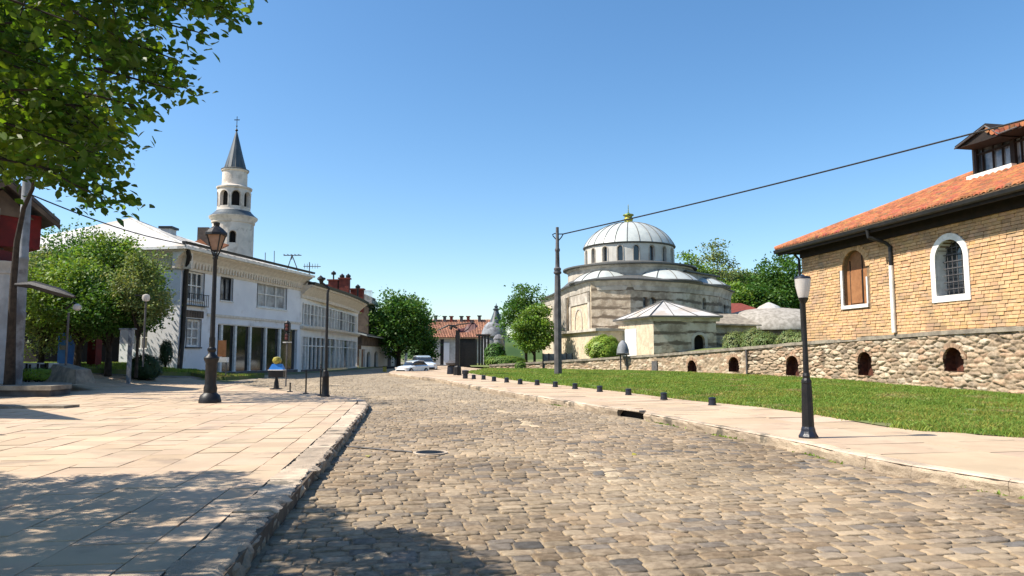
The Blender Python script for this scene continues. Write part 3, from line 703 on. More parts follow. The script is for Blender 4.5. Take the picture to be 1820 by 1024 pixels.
def band(mb, o0, o1, zb, zt, N_=160, jit=0):
    prev = None
    for i in range(N_ + 1):
        s = WF.L * i / N_; e = jit * (fbm(np.float64(s * 1.7), np.float64(3.), 5) - .5)
        cur = [WF(s, zb(s), o0), WF(s, zb(s), o1 + e), WF(s, zt(s) + e * .4, o1 + e), WF(s, zt(s), o0)]
        if prev: mb.add(prev + cur, [(0, 1, 5, 4), (1, 2, 6, 5), (2, 3, 7, 6), (3, 0, 4, 7)])
        prev = cur
band(mb, -.62, -.55, base, ctl); mb.build('core', M['mortar'], wt)
band(cpm, -.7, .12, ctl, ctop, 400, .09); cpm.build('coping', M['coping'], wt)
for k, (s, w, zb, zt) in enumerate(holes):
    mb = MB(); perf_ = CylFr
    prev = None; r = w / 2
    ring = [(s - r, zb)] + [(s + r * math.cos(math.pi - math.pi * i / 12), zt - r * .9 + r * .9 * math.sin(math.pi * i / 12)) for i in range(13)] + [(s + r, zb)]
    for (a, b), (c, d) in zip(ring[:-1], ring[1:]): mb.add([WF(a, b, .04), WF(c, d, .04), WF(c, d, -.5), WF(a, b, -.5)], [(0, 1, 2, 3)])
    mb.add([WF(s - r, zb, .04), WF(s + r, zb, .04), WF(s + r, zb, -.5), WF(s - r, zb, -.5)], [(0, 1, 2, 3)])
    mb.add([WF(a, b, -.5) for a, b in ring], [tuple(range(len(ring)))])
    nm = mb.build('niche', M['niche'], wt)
    mb = MB(); rr_ = random.Random(k)
    for i in range(11):
        a0, a1 = math.pi * (i + .05) / 11, math.pi * (i + .95) / 11; t = rr_.uniform(.13, .2); o = rr_.uniform(.05, .085); br = rr_.uniform(.75, 1.25); mb.cc = (br, br, br)
        q = lambda a, e, o: WF(s + (r + e) * math.cos(a), zt - r * .9 + (r * .9 + e) * math.sin(a), o)
        mb.hexa([q(a0, 0, -.08), q(a1, 0, -.08), q(a1, t, -.08), q(a0, t, -.08), q(a0, -.01, o), q(a1, -.01, o), q(a1, t, o), q(a0, t, o)])
    mb.build('arch', M['voussoir'], wt, colored=True)
s = wall_s(1164, 1.2); mb = MB()
z0_, z1_ = z_on(WF, s, 660), z_on(WF, s, 642); WF_b = WF(s, 0)
mb.hexa([WF(s - .3, z0_, -.1), WF(s + .3, z0_, -.1), WF(s + .3, z0_, .09), WF(s - .3, z0_, .09), WF(s - .3, z1_, -.1), WF(s + .3, z1_, -.1), WF(s + .3, z1_, .09), WF(s - .3, z1_, .09)])
mb.build('hatch', M['darkpole'], wt)
s = wall_s(1330, 1.2); mb = MB(); mb.tube([WF(s, base(s) + .1, .14), WF(s, ctl(s), .14)], .06, 8); mb.build('drainpipe', M['darkpole'], wt)
# ------------------------------------------------------------------ ochre brick building
BF = Fr((15.9 + .1, 40), (18.4 + .1, 26.3)); 
if BF.n.x > 0: BF.n = -BF.n
bl = thing('brick_building', BF(BF.L / 2, 2.6), 'ochre brick building with clay tiled roof and black eaves above the stone wall', 'building')
LB = 26.0; ZB, ZE = 2.58, BF.hit(1430, 448)[1]
r1 = BF.rect(1499, 1541, 447, 540.5); r2 = BF.rect(1665, 1716, 426, 524)
w1 = ((r1[0] + r1[1]) / 2, r1[1] - r1[0], BF.hit(1520, 542)[1], BF.hit(1520, 444.5)[1], True)
w2 = ((r2[0] + r2[1]) / 2, r2[1] - r2[0], BF.hit(1692, 524.5)[1], BF.hit(1692, 425)[1], True)
w3 = (w2[0] + (w2[0] - w1[0]) * 1.05, w2[1], w2[2], w2[3], True)
mb = MB(); perf(mb, BF, 0, LB, ZB, ZE + .3, [w1, w2, w3], .42)
BN = Fr(BF(0, 0).xy, BF(0, 0, -11).xy)
if BN.n.y < 0: BN.n = -BN.n
perf(mb, BN, 0, 11, ZB - .4, ZE + .3, [], .3); mb.build('wall', M['mortar'], bl)
rb = random.Random(11)
def bricks(mb, fr, s0, s1, z0, z1, ops, ch=.142, bw=.37, trim=.26):
    z = z0; row = 0
    while z < z1:
        s = s0 - (row % 2) * bw / 2; row += 1
        while s < s1:
            w = bw * rb.uniform(.75, 1.25); a, b = max(s0, s) + .006, min(s1, s + w) - .006; s += w
            if b - a < .04: continue
            skip = False; segs = [(a, b)]
            for (sc, ww, zb, zt, ar) in ops:
                h = ww / 2 + trim; 
                if z + ch > zb - trim * .9 and z < zt + trim * .8:
                    zz = z + ch * .5
                    if zz > zt - ww / 2: dd = (h) ** 2 - (zz - (zt - ww / 2)) ** 2; h = math.sqrt(dd) if dd > 0 else 0
                    if h > 0:
                        ns = []
                        for (p, q) in segs:
                            if q <= sc - h or p >= sc + h: ns.append((p, q))
                            else:
                                if p < sc - h - .03: ns.append((p, sc - h))
                                if q > sc + h + .03: ns.append((sc + h, q))
                        segs = ns
            for (p, q) in segs:
                o = .035 + rb.uniform(-.012, .014); br = 1 + rb.gauss(0, .07); mb.cc = (br * (1 + rb.gauss(0, .035)), br, br * (1 + rb.gauss(0, .06)))
                if rb.random() < .02: mb.cc = tuple(c * .75 for c in mb.cc)
                zl = z + .010 + rb.uniform(-.003, .005); zh = min(z + ch - .004, z1) + rb.uniform(-.004, .004); tl = .02
                e1, e2 = rb.uniform(0, .02), rb.uniform(0, .02)
                mb.add([fr(p, zl, o + tl), fr(q, zl, o + tl), fr(q - e1, zh, o), fr(p + e2, zh, o), fr(p, zl, 0), fr(q, zl, 0), fr(q, zh, 0), fr(p, zh, 0)],
                       [(0, 1, 2, 3), (4, 5, 1, 0), (1, 5, 6, 2), (3, 2, 6, 7), (0, 3, 7, 4)])
        z += ch
mb = MB(); bricks(mb, BF, 0, LB, ZB, ZE + .25, [w1, w2, w3]); bricks(mb, BN, 0, 3, ZB, ZE + .25, []); mb.build('brickwork', M['ochre'], bl, colored=True)
mb = MB(); rr_ = random.Random(5)                        # rubbed brick arch over the shuttered opening
for i in range(15):
    a0, a1 = math.pi * (i + .04) / 15, math.pi * (i + .96) / 15; br = rr_.uniform(.8, 1.15); mb.cc = (br, br, br); r = w1[1] / 2
    q = lambda a, e, o: BF(w1[0] + (r + e) * math.cos(a), w1[3] - r + (r + e) * math.sin(a), o)
    mb.hexa([q(a0, 0, -.05), q(a1, 0, -.05), q(a1, .3, -.05), q(a0, .3, -.05), q(a0, 0, .07), q(a1, 0, .07), q(a1, .3, .06), q(a0, .3, .06)])
ar = mb.build('arch', M['ochre'], bl, colored=True)
mb = MB(); sc, w, zb, zt, _ = w1; zs = zt - w / 2
BF.box(mb, sc - w / 2 - .17, sc - w / 2, zb - .15, zs, -.05, .07); BF.box(mb, sc + w / 2, sc + w / 2 + .10, zb - .15, zs - .5, -.05, .07); BF.box(mb, sc - w / 2 - .17, sc + w / 2 + .10, zb - .17, zb, -.05, .09)
f1 = mb.build('window_frame', M['whitepaint'], bl)
mb = MB(); mb.poly3(archpoly(BF, sc, w, zb, zt, -.24, 12), BF.n.to_3d() * .04)
sh = mb.build('shutter', M['wood'], f1)
mb = MB(); BF.box(mb, sc - w * .30, sc + w * .16, zb + .1, zt - w * .55, -.2, -.15); mb.build('panel', M['wood'], f1)
mb = MB(); BF.box(mb, sc + w * .17, sc + w * .20, zb, zt - w * .1, -.2, -.17); BF.box(mb, sc - w * .345, sc - w * .315, zb, zt - w * .25, -.2, -.17); mb.build('batten', M['soffit'], f1)
for (sc, w, zb, zt, _) in (w2, w3):
    mb = MB(); archring(mb, BF, sc, w, zb, zt, .26, -.1, .09); wf = mb.build('window_frame', M['whitepaint'], bl)
    mb = MB(); ri = w / 2 - .012; ring = [(sc - ri, zb)] + [(sc + ri * math.cos(math.pi - math.pi * i / 12), zt - ri + ri * math.sin(math.pi * i / 12)) for i in range(13)] + [(sc + ri, zb), (sc - ri, zb)]
    for (a, b), (c, d) in zip(ring[:-1], ring[1:]): mb.add([BF(a, b, .0), BF(c, d, .0), BF(c, d, -.44), BF(a, b, -.44)], [(0, 1, 2, 3)])
    mb.build('reveal', M['whitepaint'], wf)
    mb = MB(); mb.poly3(archpoly(BF, sc, w, zb, zt, -.45, 12), BF.n.to_3d() * .02); mb.build('pane', M['glass'], wf)
    mb = MB()
    for i in range(1, 6):
        x = sc - w / 2 + w * i / 6; top_ = zt - w / 2 + math.sqrt(max(0, (w / 2) ** 2 - (x - sc) ** 2)); BF.box(mb, x - .014, x + .014, zb, top_, -.34, -.31)
    n_ = int((zt - zb) / .3)
    for i in range(1, n_ + 1):
        z = zb + (zt - zb) * i / (n_ + 1); h = w / 2 if z < zt - w / 2 else math.sqrt(max(0, (w / 2) ** 2 - (z - (zt - w / 2)) ** 2)); BF.box(mb, sc - h, sc + h, z - .014, z + .014, -.31, -.285)
    mb.build('grille', M['darkpole'], wf)
# eaves, gutter, downpipe
OV = .95; EZ = ZE + .08
sG = BF.hit(1384, 436)
RF_ = lambda s, o, dz=0: None
eaveL = -.95
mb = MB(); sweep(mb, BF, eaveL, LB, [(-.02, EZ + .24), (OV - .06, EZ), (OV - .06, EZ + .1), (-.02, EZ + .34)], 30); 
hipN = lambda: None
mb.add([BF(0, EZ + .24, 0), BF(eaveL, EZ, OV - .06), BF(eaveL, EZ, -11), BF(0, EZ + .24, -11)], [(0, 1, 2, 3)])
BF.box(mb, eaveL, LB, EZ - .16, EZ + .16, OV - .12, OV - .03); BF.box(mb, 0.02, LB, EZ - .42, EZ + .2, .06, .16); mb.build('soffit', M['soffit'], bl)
mb = MB(); gp_ = [(OV - .02, EZ + .14), (OV - .01, EZ + .02), (OV + .06, EZ - .05), (OV + .14, EZ), (OV + .17, EZ + .14), (OV + .15, EZ + .14), (OV + .12, EZ + .03), (OV + .06, EZ + .0), (OV + .01, EZ + .04)]
sweep(mb, BF, eaveL - .1, LB, gp_, 30)
BF.box(mb, eaveL - .08, eaveL, EZ - .05, EZ + .14, -11, OV + .14); mb.build('gutter', M['gutter'], bl)
sp_ = BF.hit(1588, 470)[0]; za = BF.hit(1588, 437)[1]
mb = MB(); mb.tube([BF(sp_ - .35, EZ, OV + .05), BF(sp_ - .35, EZ - .35, OV - .0), BF(sp_ - .1, ZE - .55, .28), BF(sp_, ZE - .75, .13), BF(sp_, za - .9, .13)], .085, 10); mb.build('downpipe', M['gutter'], bl)
mb = MB(); mb.tube([BF(sp_, za - .9, .13), BF(sp_, ZB + .25, .13)], .10, 12); mb.build('downpipe', M['whitepaint'], bl, smooth=True, label='white lower length of the downpipe')
mb = MB(); mb.tube([BF(-.1, EZ + .05, .6), BF(-.08, EZ - .45, .15), BF(-.08, ZB, .1)], .07, 8); mb.build('downpipe', M['gutter'], bl, label='thin black downpipe on the building corner')
# tiled roof: rows of barrel tiles on the street slope, cut by the hip
TAN = .435; HR = 7.2
def roofpt(s, o_in, lift=0):      # o_in metres in from the eave line
    return BF(s, EZ + .17 + TAN * o_in + lift, OV + .06 - o_in)
tl = MB(); pw, ph_ = .34, .42; rt = random.Random(3); slope = math.hypot(1, TAN); lift_n = .1
k = 0; oin = 0.0
while oin < HR:
    s = eaveL - .06 + oin
    while s < LB:
        br = 1 + rt.gauss(0, .14); tl.cc = (br * (1 + rt.gauss(0, .05)), br * (1 + rt.gauss(0, .12)), br)
        e = rt.uniform(-.012, .012); L_ = ph_ / slope + .07; vs_ = []; ls = rt.uniform(0, .01)
        for a_, lf, wd in ((oin - .0 + e, .035 + ls, 1.0), (oin + L_ + e, .0 + ls, .86)):
            for q in range(7):
                an = math.pi * q / 6; vs_.append(roofpt(s + pw / 2 - math.cos(an) * pw * .40 * wd, a_, .02 + math.sin(an) * .12 * wd + lf))
        for q in range(7):
            an = math.pi * q / 6; vs_.append(roofpt(s + pw / 2 - math.cos(an) * pw * .30, oin + e + .005, .01 + math.sin(an) * .055 + .03))
        tl.add(vs_, [(q, q + 1, 8 + q, 7 + q) for q in range(6)] + [(14 + q, 15 + q, q + 1, q) for q in range(6)])
        s += pw
    oin += ph_ / slope
under = MB()
pl = [roofpt(eaveL - .05, 0), roofpt(LB, 0), roofpt(LB, HR), roofpt(eaveL - .05 + HR, HR)]
under.poly3(pl, (0, 0, -.05)); apx = roofpt(eaveL + HR, HR); c0 = roofpt(eaveL - .05, 0); c1 = roofpt(eaveL - .05, 2 * HR); c1.z = c0.z
under.poly3([c0, apx, c1], (0, 0, -.05)); e1_ = roofpt(LB, 2 * HR); e1_.z = c0.z; under.poly3([c1, apx, roofpt(LB, HR), e1_], (0, 0, -.05))
rf = tl.build('roof', M['tile'], bl, smooth=False, colored=True); under.build('underlay', M['mortar'], rf)
mb = MB(); n_ = 26
for i in range(n_):
    a = c0.lerp(apx, i / n_); b = c0.lerp(apx, (i + 1.12) / n_); br = 1 + rt.gauss(0, .1); mb.cc = (br, br, br); mb.tube([a + Vector((0, 0, .05)), b + Vector((0, 0, .09))], [.16, .13], 10)
for i in range(30):
    a = apx.lerp(roofpt(LB, HR), i / 30); b = apx.lerp(roofpt(LB, HR), (i + 1.1) / 30); mb.tube([a + Vector((0, 0, .05)), b + Vector((0, 0, .08))], [.16, .13], 10)
mb.build('hip_tiles', M['tile'], rf, smooth=True, colored=True)
# dormer lantern on the roof
DI = 4.5; DF = Fr(BF(0, 0, OV + .06 - DI).xy, BF(5, 0, OV + .06 - DI).xy, flip=False)
if DF.n.x > 0: DF.n = -DF.n
dzb = EZ + .17 + TAN * DI
sl_, zl_ = DF.hit(1730, 318); sr_, _ = DF.hit(1797, 300); zt_ = DF.hit(1740, 252)[1]
DL = 6.5; Dd = 3.2; dm = MB()
for s in (sl_, sr_, sl_ + 2 * (sr_ - sl_), sl_ + 3 * (sr_ - sl_)):
    DF.box(dm, s, s + .22, dzb - .3, zt_ + .1, -.22, 0)
DF.box(dm, sl_, sl_ + DL, zt_ - .12, zt_ + .12, -.24, .02); DF.box(dm, sl_, sl_ + .12, dzb - .5, zt_, -Dd, -.2)
DF.box(dm, sl_ + .05, sl_ + DL, dzb - 1, dzb + .12, -.2, -.02)
dorm = dm.build('dormer', M['soffit'], bl)
W_ = sr_ - sl_
mb = MB(); DF.box(mb, sl_ - .15, sl_ + W_ + .25, dzb + .0, dzb + .22, -.05, .22); mb.build('sill', M['whitepaint'], dorm)
mb = MB()
for j in range(3):
    s = sl_ + j * W_; 
    for q in (.22, .5, .75): DF.box(mb, s + W_ * q + .02, s + W_ * q + .07, dzb + .1, zt_ - .1, -.12, -.06)
    DF.box(mb, s + .2, s + W_, dzb + (zt_ - dzb) * .66, dzb + (zt_ - dzb) * .66 + .07, -.12, -.05)
mb.build('glazing_bar', M['soffit'], dorm)
mb = MB(); DF.box(mb, sl_ + .2, sl_ + DL, dzb + .1, zt_ - .1, -.17, -.14); mb.build('pane', M['glassgrey'], dorm)
gab = MB(); OO = .95; DG = Fr(DF(0, 0, OO).xy, DF(5, 0, OO).xy)
apx_, lft, rgt = DG.hit(1751, 224), DG.hit(1697, 265), DG.hit(1776, 238)
for (p, q) in ((lft, apx_), (apx_, rgt)):
    gab.hexa([DF(p[0], p[1], OO), DF(q[0], q[1], OO), DF(q[0], q[1], -Dd), DF(p[0], p[1], -Dd), DF(p[0], p[1] + .12, OO), DF(q[0], q[1] + .12, OO), DF(q[0], q[1] + .12, -Dd), DF(p[0], p[1] + .12, -Dd)])
gab.hexa([DF(lft[0], lft[1], OO - .03), DF(sl_ + DL, lft[1], OO - .03), DF(sl_ + DL, lft[1], -Dd), DF(lft[0], lft[1], -Dd), DF(apx_[0] - .1, rgt[1] - .05, OO - .03), DF(sl_ + DL, rgt[1] - .05, OO - .03), DF(sl_ + DL, rgt[1] - .05, -Dd), DF(apx_[0] - .1, rgt[1] - .05, -Dd)])
gab.poly3([DF(lft[0], lft[1] + .02, OO - .08), DF(rgt[0], rgt[1] - .1, OO - .08), DF(apx_[0], apx_[1], OO - .08)], (DF.n.to_3d() * -2.5))
gab.build('dormer_roof', M['soffit'], dorm)
gf = MB()
for (p, q) in ((lft, apx_), (apx_, rgt), (rgt, (rgt[0] + .9, rgt[1] + .02))): gf.tube([DF(p[0], p[1], OO + .02), DF(q[0], q[1], OO + .02)], .035, 5)
gf.build('barge_board', M['darkpole'], dorm)
tl = MB()
for r_ in range(9):
    for i in range(24):
        s = apx_[0] + .1 + i * .25; br = 1 + rt.gauss(0, .22); tl.cc = (br, br * (1 + rt.gauss(0, .15)), br * 1.1)
        o = OO - .02 - r_ * .28; z_ = rgt[1] + .1 + (.22 if i < 1 else .1 if i < 2 else 0) + r_ * .06 + rt.uniform(-.03, .03)
        tl.tube([DF(s, z_, o + .05), DF(s + rt.uniform(-.04, .04), z_ + .07, o - .3)], [.12, .10], 7)
tl.build('dormer_tiles', M['tile'], dorm, smooth=True, colored=True)
# ------------------------------------------------------------------ domed stone building
DC = (12.9, 80.0)
ms = thing('domed_building', (DC[0], DC[1], 1.5), 'old domed stone bathhouse with lead roofs and arched drum windows', 'building')
EZm = P(1051, 500, 70).z
foot = [(3.9, 94), (5.2, 87), (6.1, 77.5), (P(1051, 560, 70).x, 70), (P(1121, 560, 69).x, 69), (P(1217, 560, 72).x, 72), (P(1278, 560, 77).x, 77), (P(1300, 560, 83).x, 83), (23.5, 92)]
def foot_out(o):      # offset footprint outward
    c = Vector((14, 82)); return [tuple(Vector(p) + (Vector(p) - c).normalized() * o) for p in foot]
mats_ = {}
for i in range(len(foot) - 1):
    f = Fr(foot[i], foot[i + 1]); mid_ = (f.a + f.b) / 2
    if (mid_ - Vector((14, 82))).dot(f.n) < 0: f.n = -f.n
    ops = []; m_ = M['stone']
    if i == 2: m_ = M['stonelite']
    if i in (0, 1): m_ = M['stonelite']
    if i == 5: q = f.rect(1246, 1258, 530, 550); ops = [((q[0] + q[1]) / 2, .75, f.hit(1251, 550)[1], f.hit(1251, 529)[1], True)]
    if i == 6: ops = [(f.L * .45, .9, f.hit(1290, 566)[1], f.hit(1290, 542)[1], False)]
    if i == 4: ops = [(f.hit(1147, 545)[0], .55, f.hit(1147, 560)[1], f.hit(1147, 528)[1], False), (f.hit(1161, 545)[0], .8, f.hit(1161, 556)[1], f.hit(1161, 528)[1], True)]
    mb = MB(); perf(mb, f, 0, f.L, .5, EZm + .05, ops, .35); mb.build('wall', m_, ms)
    for op in ops:
        mb = MB(); f.box(mb, op[0] - op[1] / 2, op[0] + op[1] / 2, op[2], op[3], -.38, -.33); wd = mb.build('window', M['glassgrey'], ms)
    mats_[i] = f
# cornice bands
CP = PathFr(foot)
if (CP(1, 0, 1).xy - Vector((14, 82))).length < (CP(1, 0, 0).xy - Vector((14, 82))).length: CP.nv = [-v for v in CP.nv]
mb = MB(); sweep(mb, CP, 0, CP.L, [(-.1, EZm - .9), (.06, EZm - .9), (.12, EZm - .55), (.1, EZm - .5), (.3, EZm - .1), (.35, EZm), (-.1, EZm)], 1.2); mb.build('cornice', M['trimstone'], ms)
mb = MB(); sweep(mb, CP, 0, CP.L, [(-.1, EZm + .004), (.5, EZm + .004), (.55, EZm + .16), (-.1, EZm + .2)], 1.2); mb.build('eave', M['seam'], ms)
mb = MB(); rim = [CP(CP.L * i / 60, EZm + .17, .45) for i in range(61)]; inner = []
for p in rim:
    d_ = (Vector((p.x, p.y)) - Vector(DC)).normalized(); inner.append((DC[0] + d_.x * 6.6, DC[1] + d_.y * 6.6, EZm + 1.0))
for i in range(60): mb.add([rim[i], rim[i + 1], inner[i + 1], inner[i]], [(0, 1, 2, 3)])
mb.build('roof', M['seam'], ms)
# panelled west face
f = mats_[2]; mb = MB(); L_ = f.L
for (a, b, c, d) in ((.15, .75, 1.5, EZm - 1.0), (L_ - .9, L_ - .25, 1.5, EZm - 1.0), (.15, L_ - .25, EZm - 2.0, EZm - 1.0)): f.box(mb, a, b, c, d, -.05, .1)
archring(mb, f, L_ * .45, 2.2, 3, EZm - 2.5, .22, -.02, .07, sill=False); mb.build('pilaster', M['trimstone'], ms)
f = mats_[1]; mb = MB()
for k in range(9):
    q = f(f.L * (.06 + .11 * k), 0, .25); mb.lathe(q.x, q.y, [(.32, 1.6), (.32, 1.9), (.22, 2.0), (.2, EZm - 1.8), (.3, EZm - 1.5), (.34, EZm - 1.0)], 10)
mb.build('columns', M['trimstone'], ms, smooth=True)
# second tier
T2 = P(1118, 467, 73).z; r2_ = 6.75
mb = MB(); mb.lathe(DC[0], DC[1], [(r2_, EZm + .3), (r2_, T2 - .35), (r2_ + .15, T2 - .25), (r2_ + .15, T2 - .1), (r2_, T2 - .1)], 40)
mb.build('lower_drum', M['trimstone'], ms)
mb = MB(); mb.lathe(DC[0], DC[1], [(r2_ + .1, T2 - .1), (r2_ + .55, T2 - .06), (r2_ + .55, T2 + .08), (5.0, T2 + .5)], 40); mb.build('drum_ledge', M['seam'], ms)
mb = MB(); bx_ = Fr((18.0, 75.5), (22.6, 80.5))
if bx_.n.y > 0: bx_.n = -bx_.n
bx_.box(mb, 0, bx_.L, EZm, EZm + 1.55, -6, 0); mb.build('corner_block', M['trimstone'], ms)
mb = MB(); bx_.box(mb, -.3, bx_.L + .3, EZm + 1.554, EZm + 1.7, -6.2, .35); mb.build('block_ledge', M['seam'], ms)
# half domes
for (hx, hy, hr, hh) in ((9.5, 75.2, 3.5, 1.45), (15.4, 75.0, 4.0, 1.55), (20.4, 79.4, 3.2, 1.15)):
    mb = MB(); TH_ = math.radians(62); pr = [(hr * math.sin(a) / math.sin(TH_), EZm + .18 + hh * (math.cos(a) - math.cos(TH_)) / (1 - math.cos(TH_))) for a in [TH_ * (1 - k / 8) for k in range(8)]] + [(.02, EZm + .18 + hh)]
    pr = [(r, z if r < hr * .98 else z) for r, z in pr]; mb.lathe(hx, hy, pr, 32); hd = mb.build('half_dome', M['lead'], ms, smooth=True)
    mb = MB()
    for k in range(12):
        a = k * math.pi / 6 + .2; mb.tube([(hx + math.cos(a) * r, hy + math.sin(a) * r, z + .02) for r, z in pr], .05, 4)
    mb.tube([(hx + math.cos(a) * (hr + .03), hy + math.sin(a) * (hr + .03), EZm + .25) for a in [k * math.pi / 16 for k in range(33)]], .12, 6); mb.build('seam', M['seam'], hd)
# upper drum with 18 arched windows
DZ0, DZ1, DR = T2 + .2, P(1118, 431, 75).z, 4.85
CF = CylFr(DC[0], DC[1], DR); sp18 = CF.L / 18
ops = [((k + .5) * sp18 + sp18 * .5 - CF.L / 2, .58, DZ0 + .35, DZ0 + 1.95, True) for k in range(18)]
mb = MB(); perf(mb, CF, -CF.L / 2, CF.L / 2, DZ0, DZ1, ops, .35, .5); mb.build('drum', M['drum'], ms)
for op in ops:
    mb = MB(); archring(mb, CF, op[0], op[1], op[2], op[3], .09, -.02, .05, n=8); w_ = mb.build('window_frame', M['trimstone'], ms)
    mb = MB(); CF.box(mb, op[0] - .3, op[0] + .3, op[2], op[3], -.34, -.3); mb.build('pane', M['glass'], w_)
for k in range(18):
    pass
mb = MB(); mb.lathe(DC[0], DC[1], [(DR, DZ1 - .02), (DR + .18, DZ1 + .05), (DR + .22, DZ1 + .14), (DR - .05, DZ1 + .2)], 54); mb.build('drum_cornice', M['seam'], ms)
top_z = P(1118.7, 396.5, 80).z; dh = top_z - DZ1 - .15
TH_ = math.radians(72); pr = [((DR + .16) * math.sin(a) / math.sin(TH_), DZ1 + .15 + dh * (math.cos(a) - math.cos(TH_)) / (1 - math.cos(TH_))) for a in [TH_ * (1 - k / 14) for k in range(14)]] + [(.02, top_z)]
mb = MB(); mb.lathe(DC[0], DC[1], pr, 64); dome = mb.build('dome', M['lead'], ms, smooth=True)
mb = MB()
for k in range(24):
    a = k * math.pi / 12 + .07; mb.tube([(DC[0] + math.cos(a) * r, DC[1] + math.sin(a) * r, z + .02) for r, z in pr], .045, 4)
mb.build('seam', M['seam'], dome)
mb = MB(); z = top_z; mb.lathe(DC[0], DC[1], [(.7, z - .08), (.55, z + .08), (.45, z + .15), (.52, z + .42), (.4, z + .62), (.45, z + .75), (.62, z + .85), (.58, z + .95), (.2, z + 1.05), (.05, z + 1.2), (.035, z + 2.0), (.01, z + 2.1)], 14); mb.build('finial', M['gold'], dome)
# lower sunlit terrace block
TB = Fr((4.75, 76.5), (7.72, 65.4));
if TB.n.x > 0: TB.n = -TB.n
tz = TB.hit(1025, 592)[1]
mb = MB(); TB.box(mb, 0, TB.L, .3, tz, -3.2, 0); mb.build('annex', M['stonelite'], ms)
mb = MB(); TB.box(mb, -.3, TB.L + .2, tz + .003, tz + .25, -3.3, .35); mb.build('annex_ledge', M['trimstone'], ms)
# pavilion with pyramid roof
pv = thing('stone_pavilion', (13.2, 64, 1.8), 'low striped stone pavilion with white pyramid roof before the domed building', 'building')
pa = P(1161, 562, 60); ez = pa.z; pb = P(1099, 568, 67.4); pc = P(1268, 562, 60.6)
PL = Fr((pb.x, pb.y), (pa.x, pa.y)); PR = Fr((pa.x, pa.y), (pc.x + .2, pc.y))
if PL.n.x > 0: PL.n = -PL.n
if PR.n.y > 0: PR.n = -PR.n
mb = MB(); perf(mb, PL, 0, PL.L, 1, ez, [], .3); mb.build('wall', M['stonelite'], pv)
dop = (PR.hit(1243, 600)[0], .85 * 1.1, 1.2, PR.hit(1243, 595)[1], True)
mb = MB(); perf(mb, PR, 0, PR.L, 1, ez, [dop], .5); pk = PR(PR.L, 0, -7.2)
mb.add([PR(PR.L, 1), PR(PR.L, ez), (pk.x, pk.y, ez), (pk.x, pk.y, 1)], [(0, 1, 2, 3)]); mb.build('wall', M['stone'], pv)
mb = MB(); archring(mb, PR, dop[0], dop[1], dop[2], dop[3], .22, 0, .06, sill=False); dn = mb.build('door', M['trimstone'], pv); mb = MB(); PR.box(mb, dop[0] - .5, dop[0] + .5, 1, dop[3], -.55, -.48); mb.build('pane', M['darkroom'], dn)
q0, q1 = PL.hit(1102, 600)[0], PL.hit(1132, 600)[0]
mb = MB(); PL.box(mb, .1, q1, 1.2, ez - .9, -.02, .05); mb.build('panel', M['whitepaint'], pv)
mb = MB()
for (f, a, b) in ((PL, -.3, PL.L + .05), (PR, -.05, PR.L + .3)): sweep(mb, f, a, b, [(-.1, ez - .4), (.05, ez - .4), (.22, ez - .02), (-.1, ez - .02)], 20)
mb.build('cornice', M['trimstone'], pv)
ap = P(1179, 535, 64.3); e = .35
c_ = [PL(-.4, ez, .35), Vector((pa.x - .35, pa.y - .4, ez)), PR(PR.L + .45, ez, .4), Vector((pk.x + .4, pk.y + .3, ez))]
mb = MB(); mb.add(c_ + [ap] + [p + Vector((0, 0, -.12)) for p in c_], [(0, 1, 4), (1, 2, 4), (2, 3, 4), (3, 0, 4), (8, 7, 6, 5), (0, 5, 6, 1), (1, 6, 7, 2), (2, 7, 8, 3), (3, 8, 5, 0)]); rf_ = mb.build('roof', M['whiteroof'], pv)
mb = MB()
for p in c_: mb.tube([p + Vector((0, 0, .03)), ap + Vector((0, 0, .03))], .05, 5)
for a, b in ((c_[1], c_[2]), (c_[0], c_[1])):
    for t in (.33, .66): mb.tube([a.lerp(b, t) + Vector((0, 0, .03)), ap + Vector((0, 0, .02))], .035, 5)
    mb.tube([a + Vector((0, 0, -.02)), b + Vector((0, 0, -.02))], .08, 6)
mb.build('seam', M['seam'], rf_)
# right hand annex and low domes behind
an = thing('low_annex', (20, 62, 2), 'low stone annex with pale lean-to roof between pavilion and brick building', 'building')
aF = Fr(P(1268, 600, 64).xy, P(1345, 600, 64).xy)
if aF.n.y > 0: aF.n = -aF.n
zt2 = P(1300, 578, 64).z; mb = MB(); aF.box(mb, 0, aF.L, 1, zt2, -4, 0); mb.build('wall', M['stone'], an)
mb = MB(); mb.poly3([aF(-.2, zt2 + .02, .5), aF(aF.L + .3, zt2 - .1, .5), aF(aF.L - .5, zt2 + 1.1, -4), aF(-.2, zt2 + 1.1, -4)], (0, 0, .12)); mb.build('roof', M['coping'], an)
rd_ = thing('domed_outbuilding', (27, 76, 2), 'grey stone outbuilding with low round mound roof and white cap behind the wall', 'building')
c3 = P(1372, 590, 78); z3 = P(1372, 585, 72).z; mb = MB(); mb.lathe(c3.x, c3.y, [(6.4, 1), (6.4, z3)], 32); mb.build('wall', M['brown'], rd_)
zt3 = P(1372, 550, 78).z
mb = MB(); mb.lathe(c3.x, c3.y, [(6.7, z3 - .05), (6.7, z3 + .15)] + [(6.6 * math.cos(a), z3 + .15 + (zt3 - z3) * math.sin(a)) for a in (.15, .35, .6, .85, 1.1, 1.35)] + [(.1, zt3)], 32)
mb.build('roof', mat('mossy_grey_stone', (.36, .33, .29), (.22, .20, .17), .95, 2.5, 1, 8), rd_, smooth=True)
mb = MB(); mb.lathe(c3.x - .6, c3.y - 1, [(1.9, zt3 - .6), (1.0, zt3 + .25), (.3, zt3 + .6), (.02, zt3 + .7)], 14); mb.build('cap', M['whiteroof'], rd_)
rh = thing('red_roofed_house', (27, 88, 2), 'small house with dark red tiled roof behind the domed building', 'house')
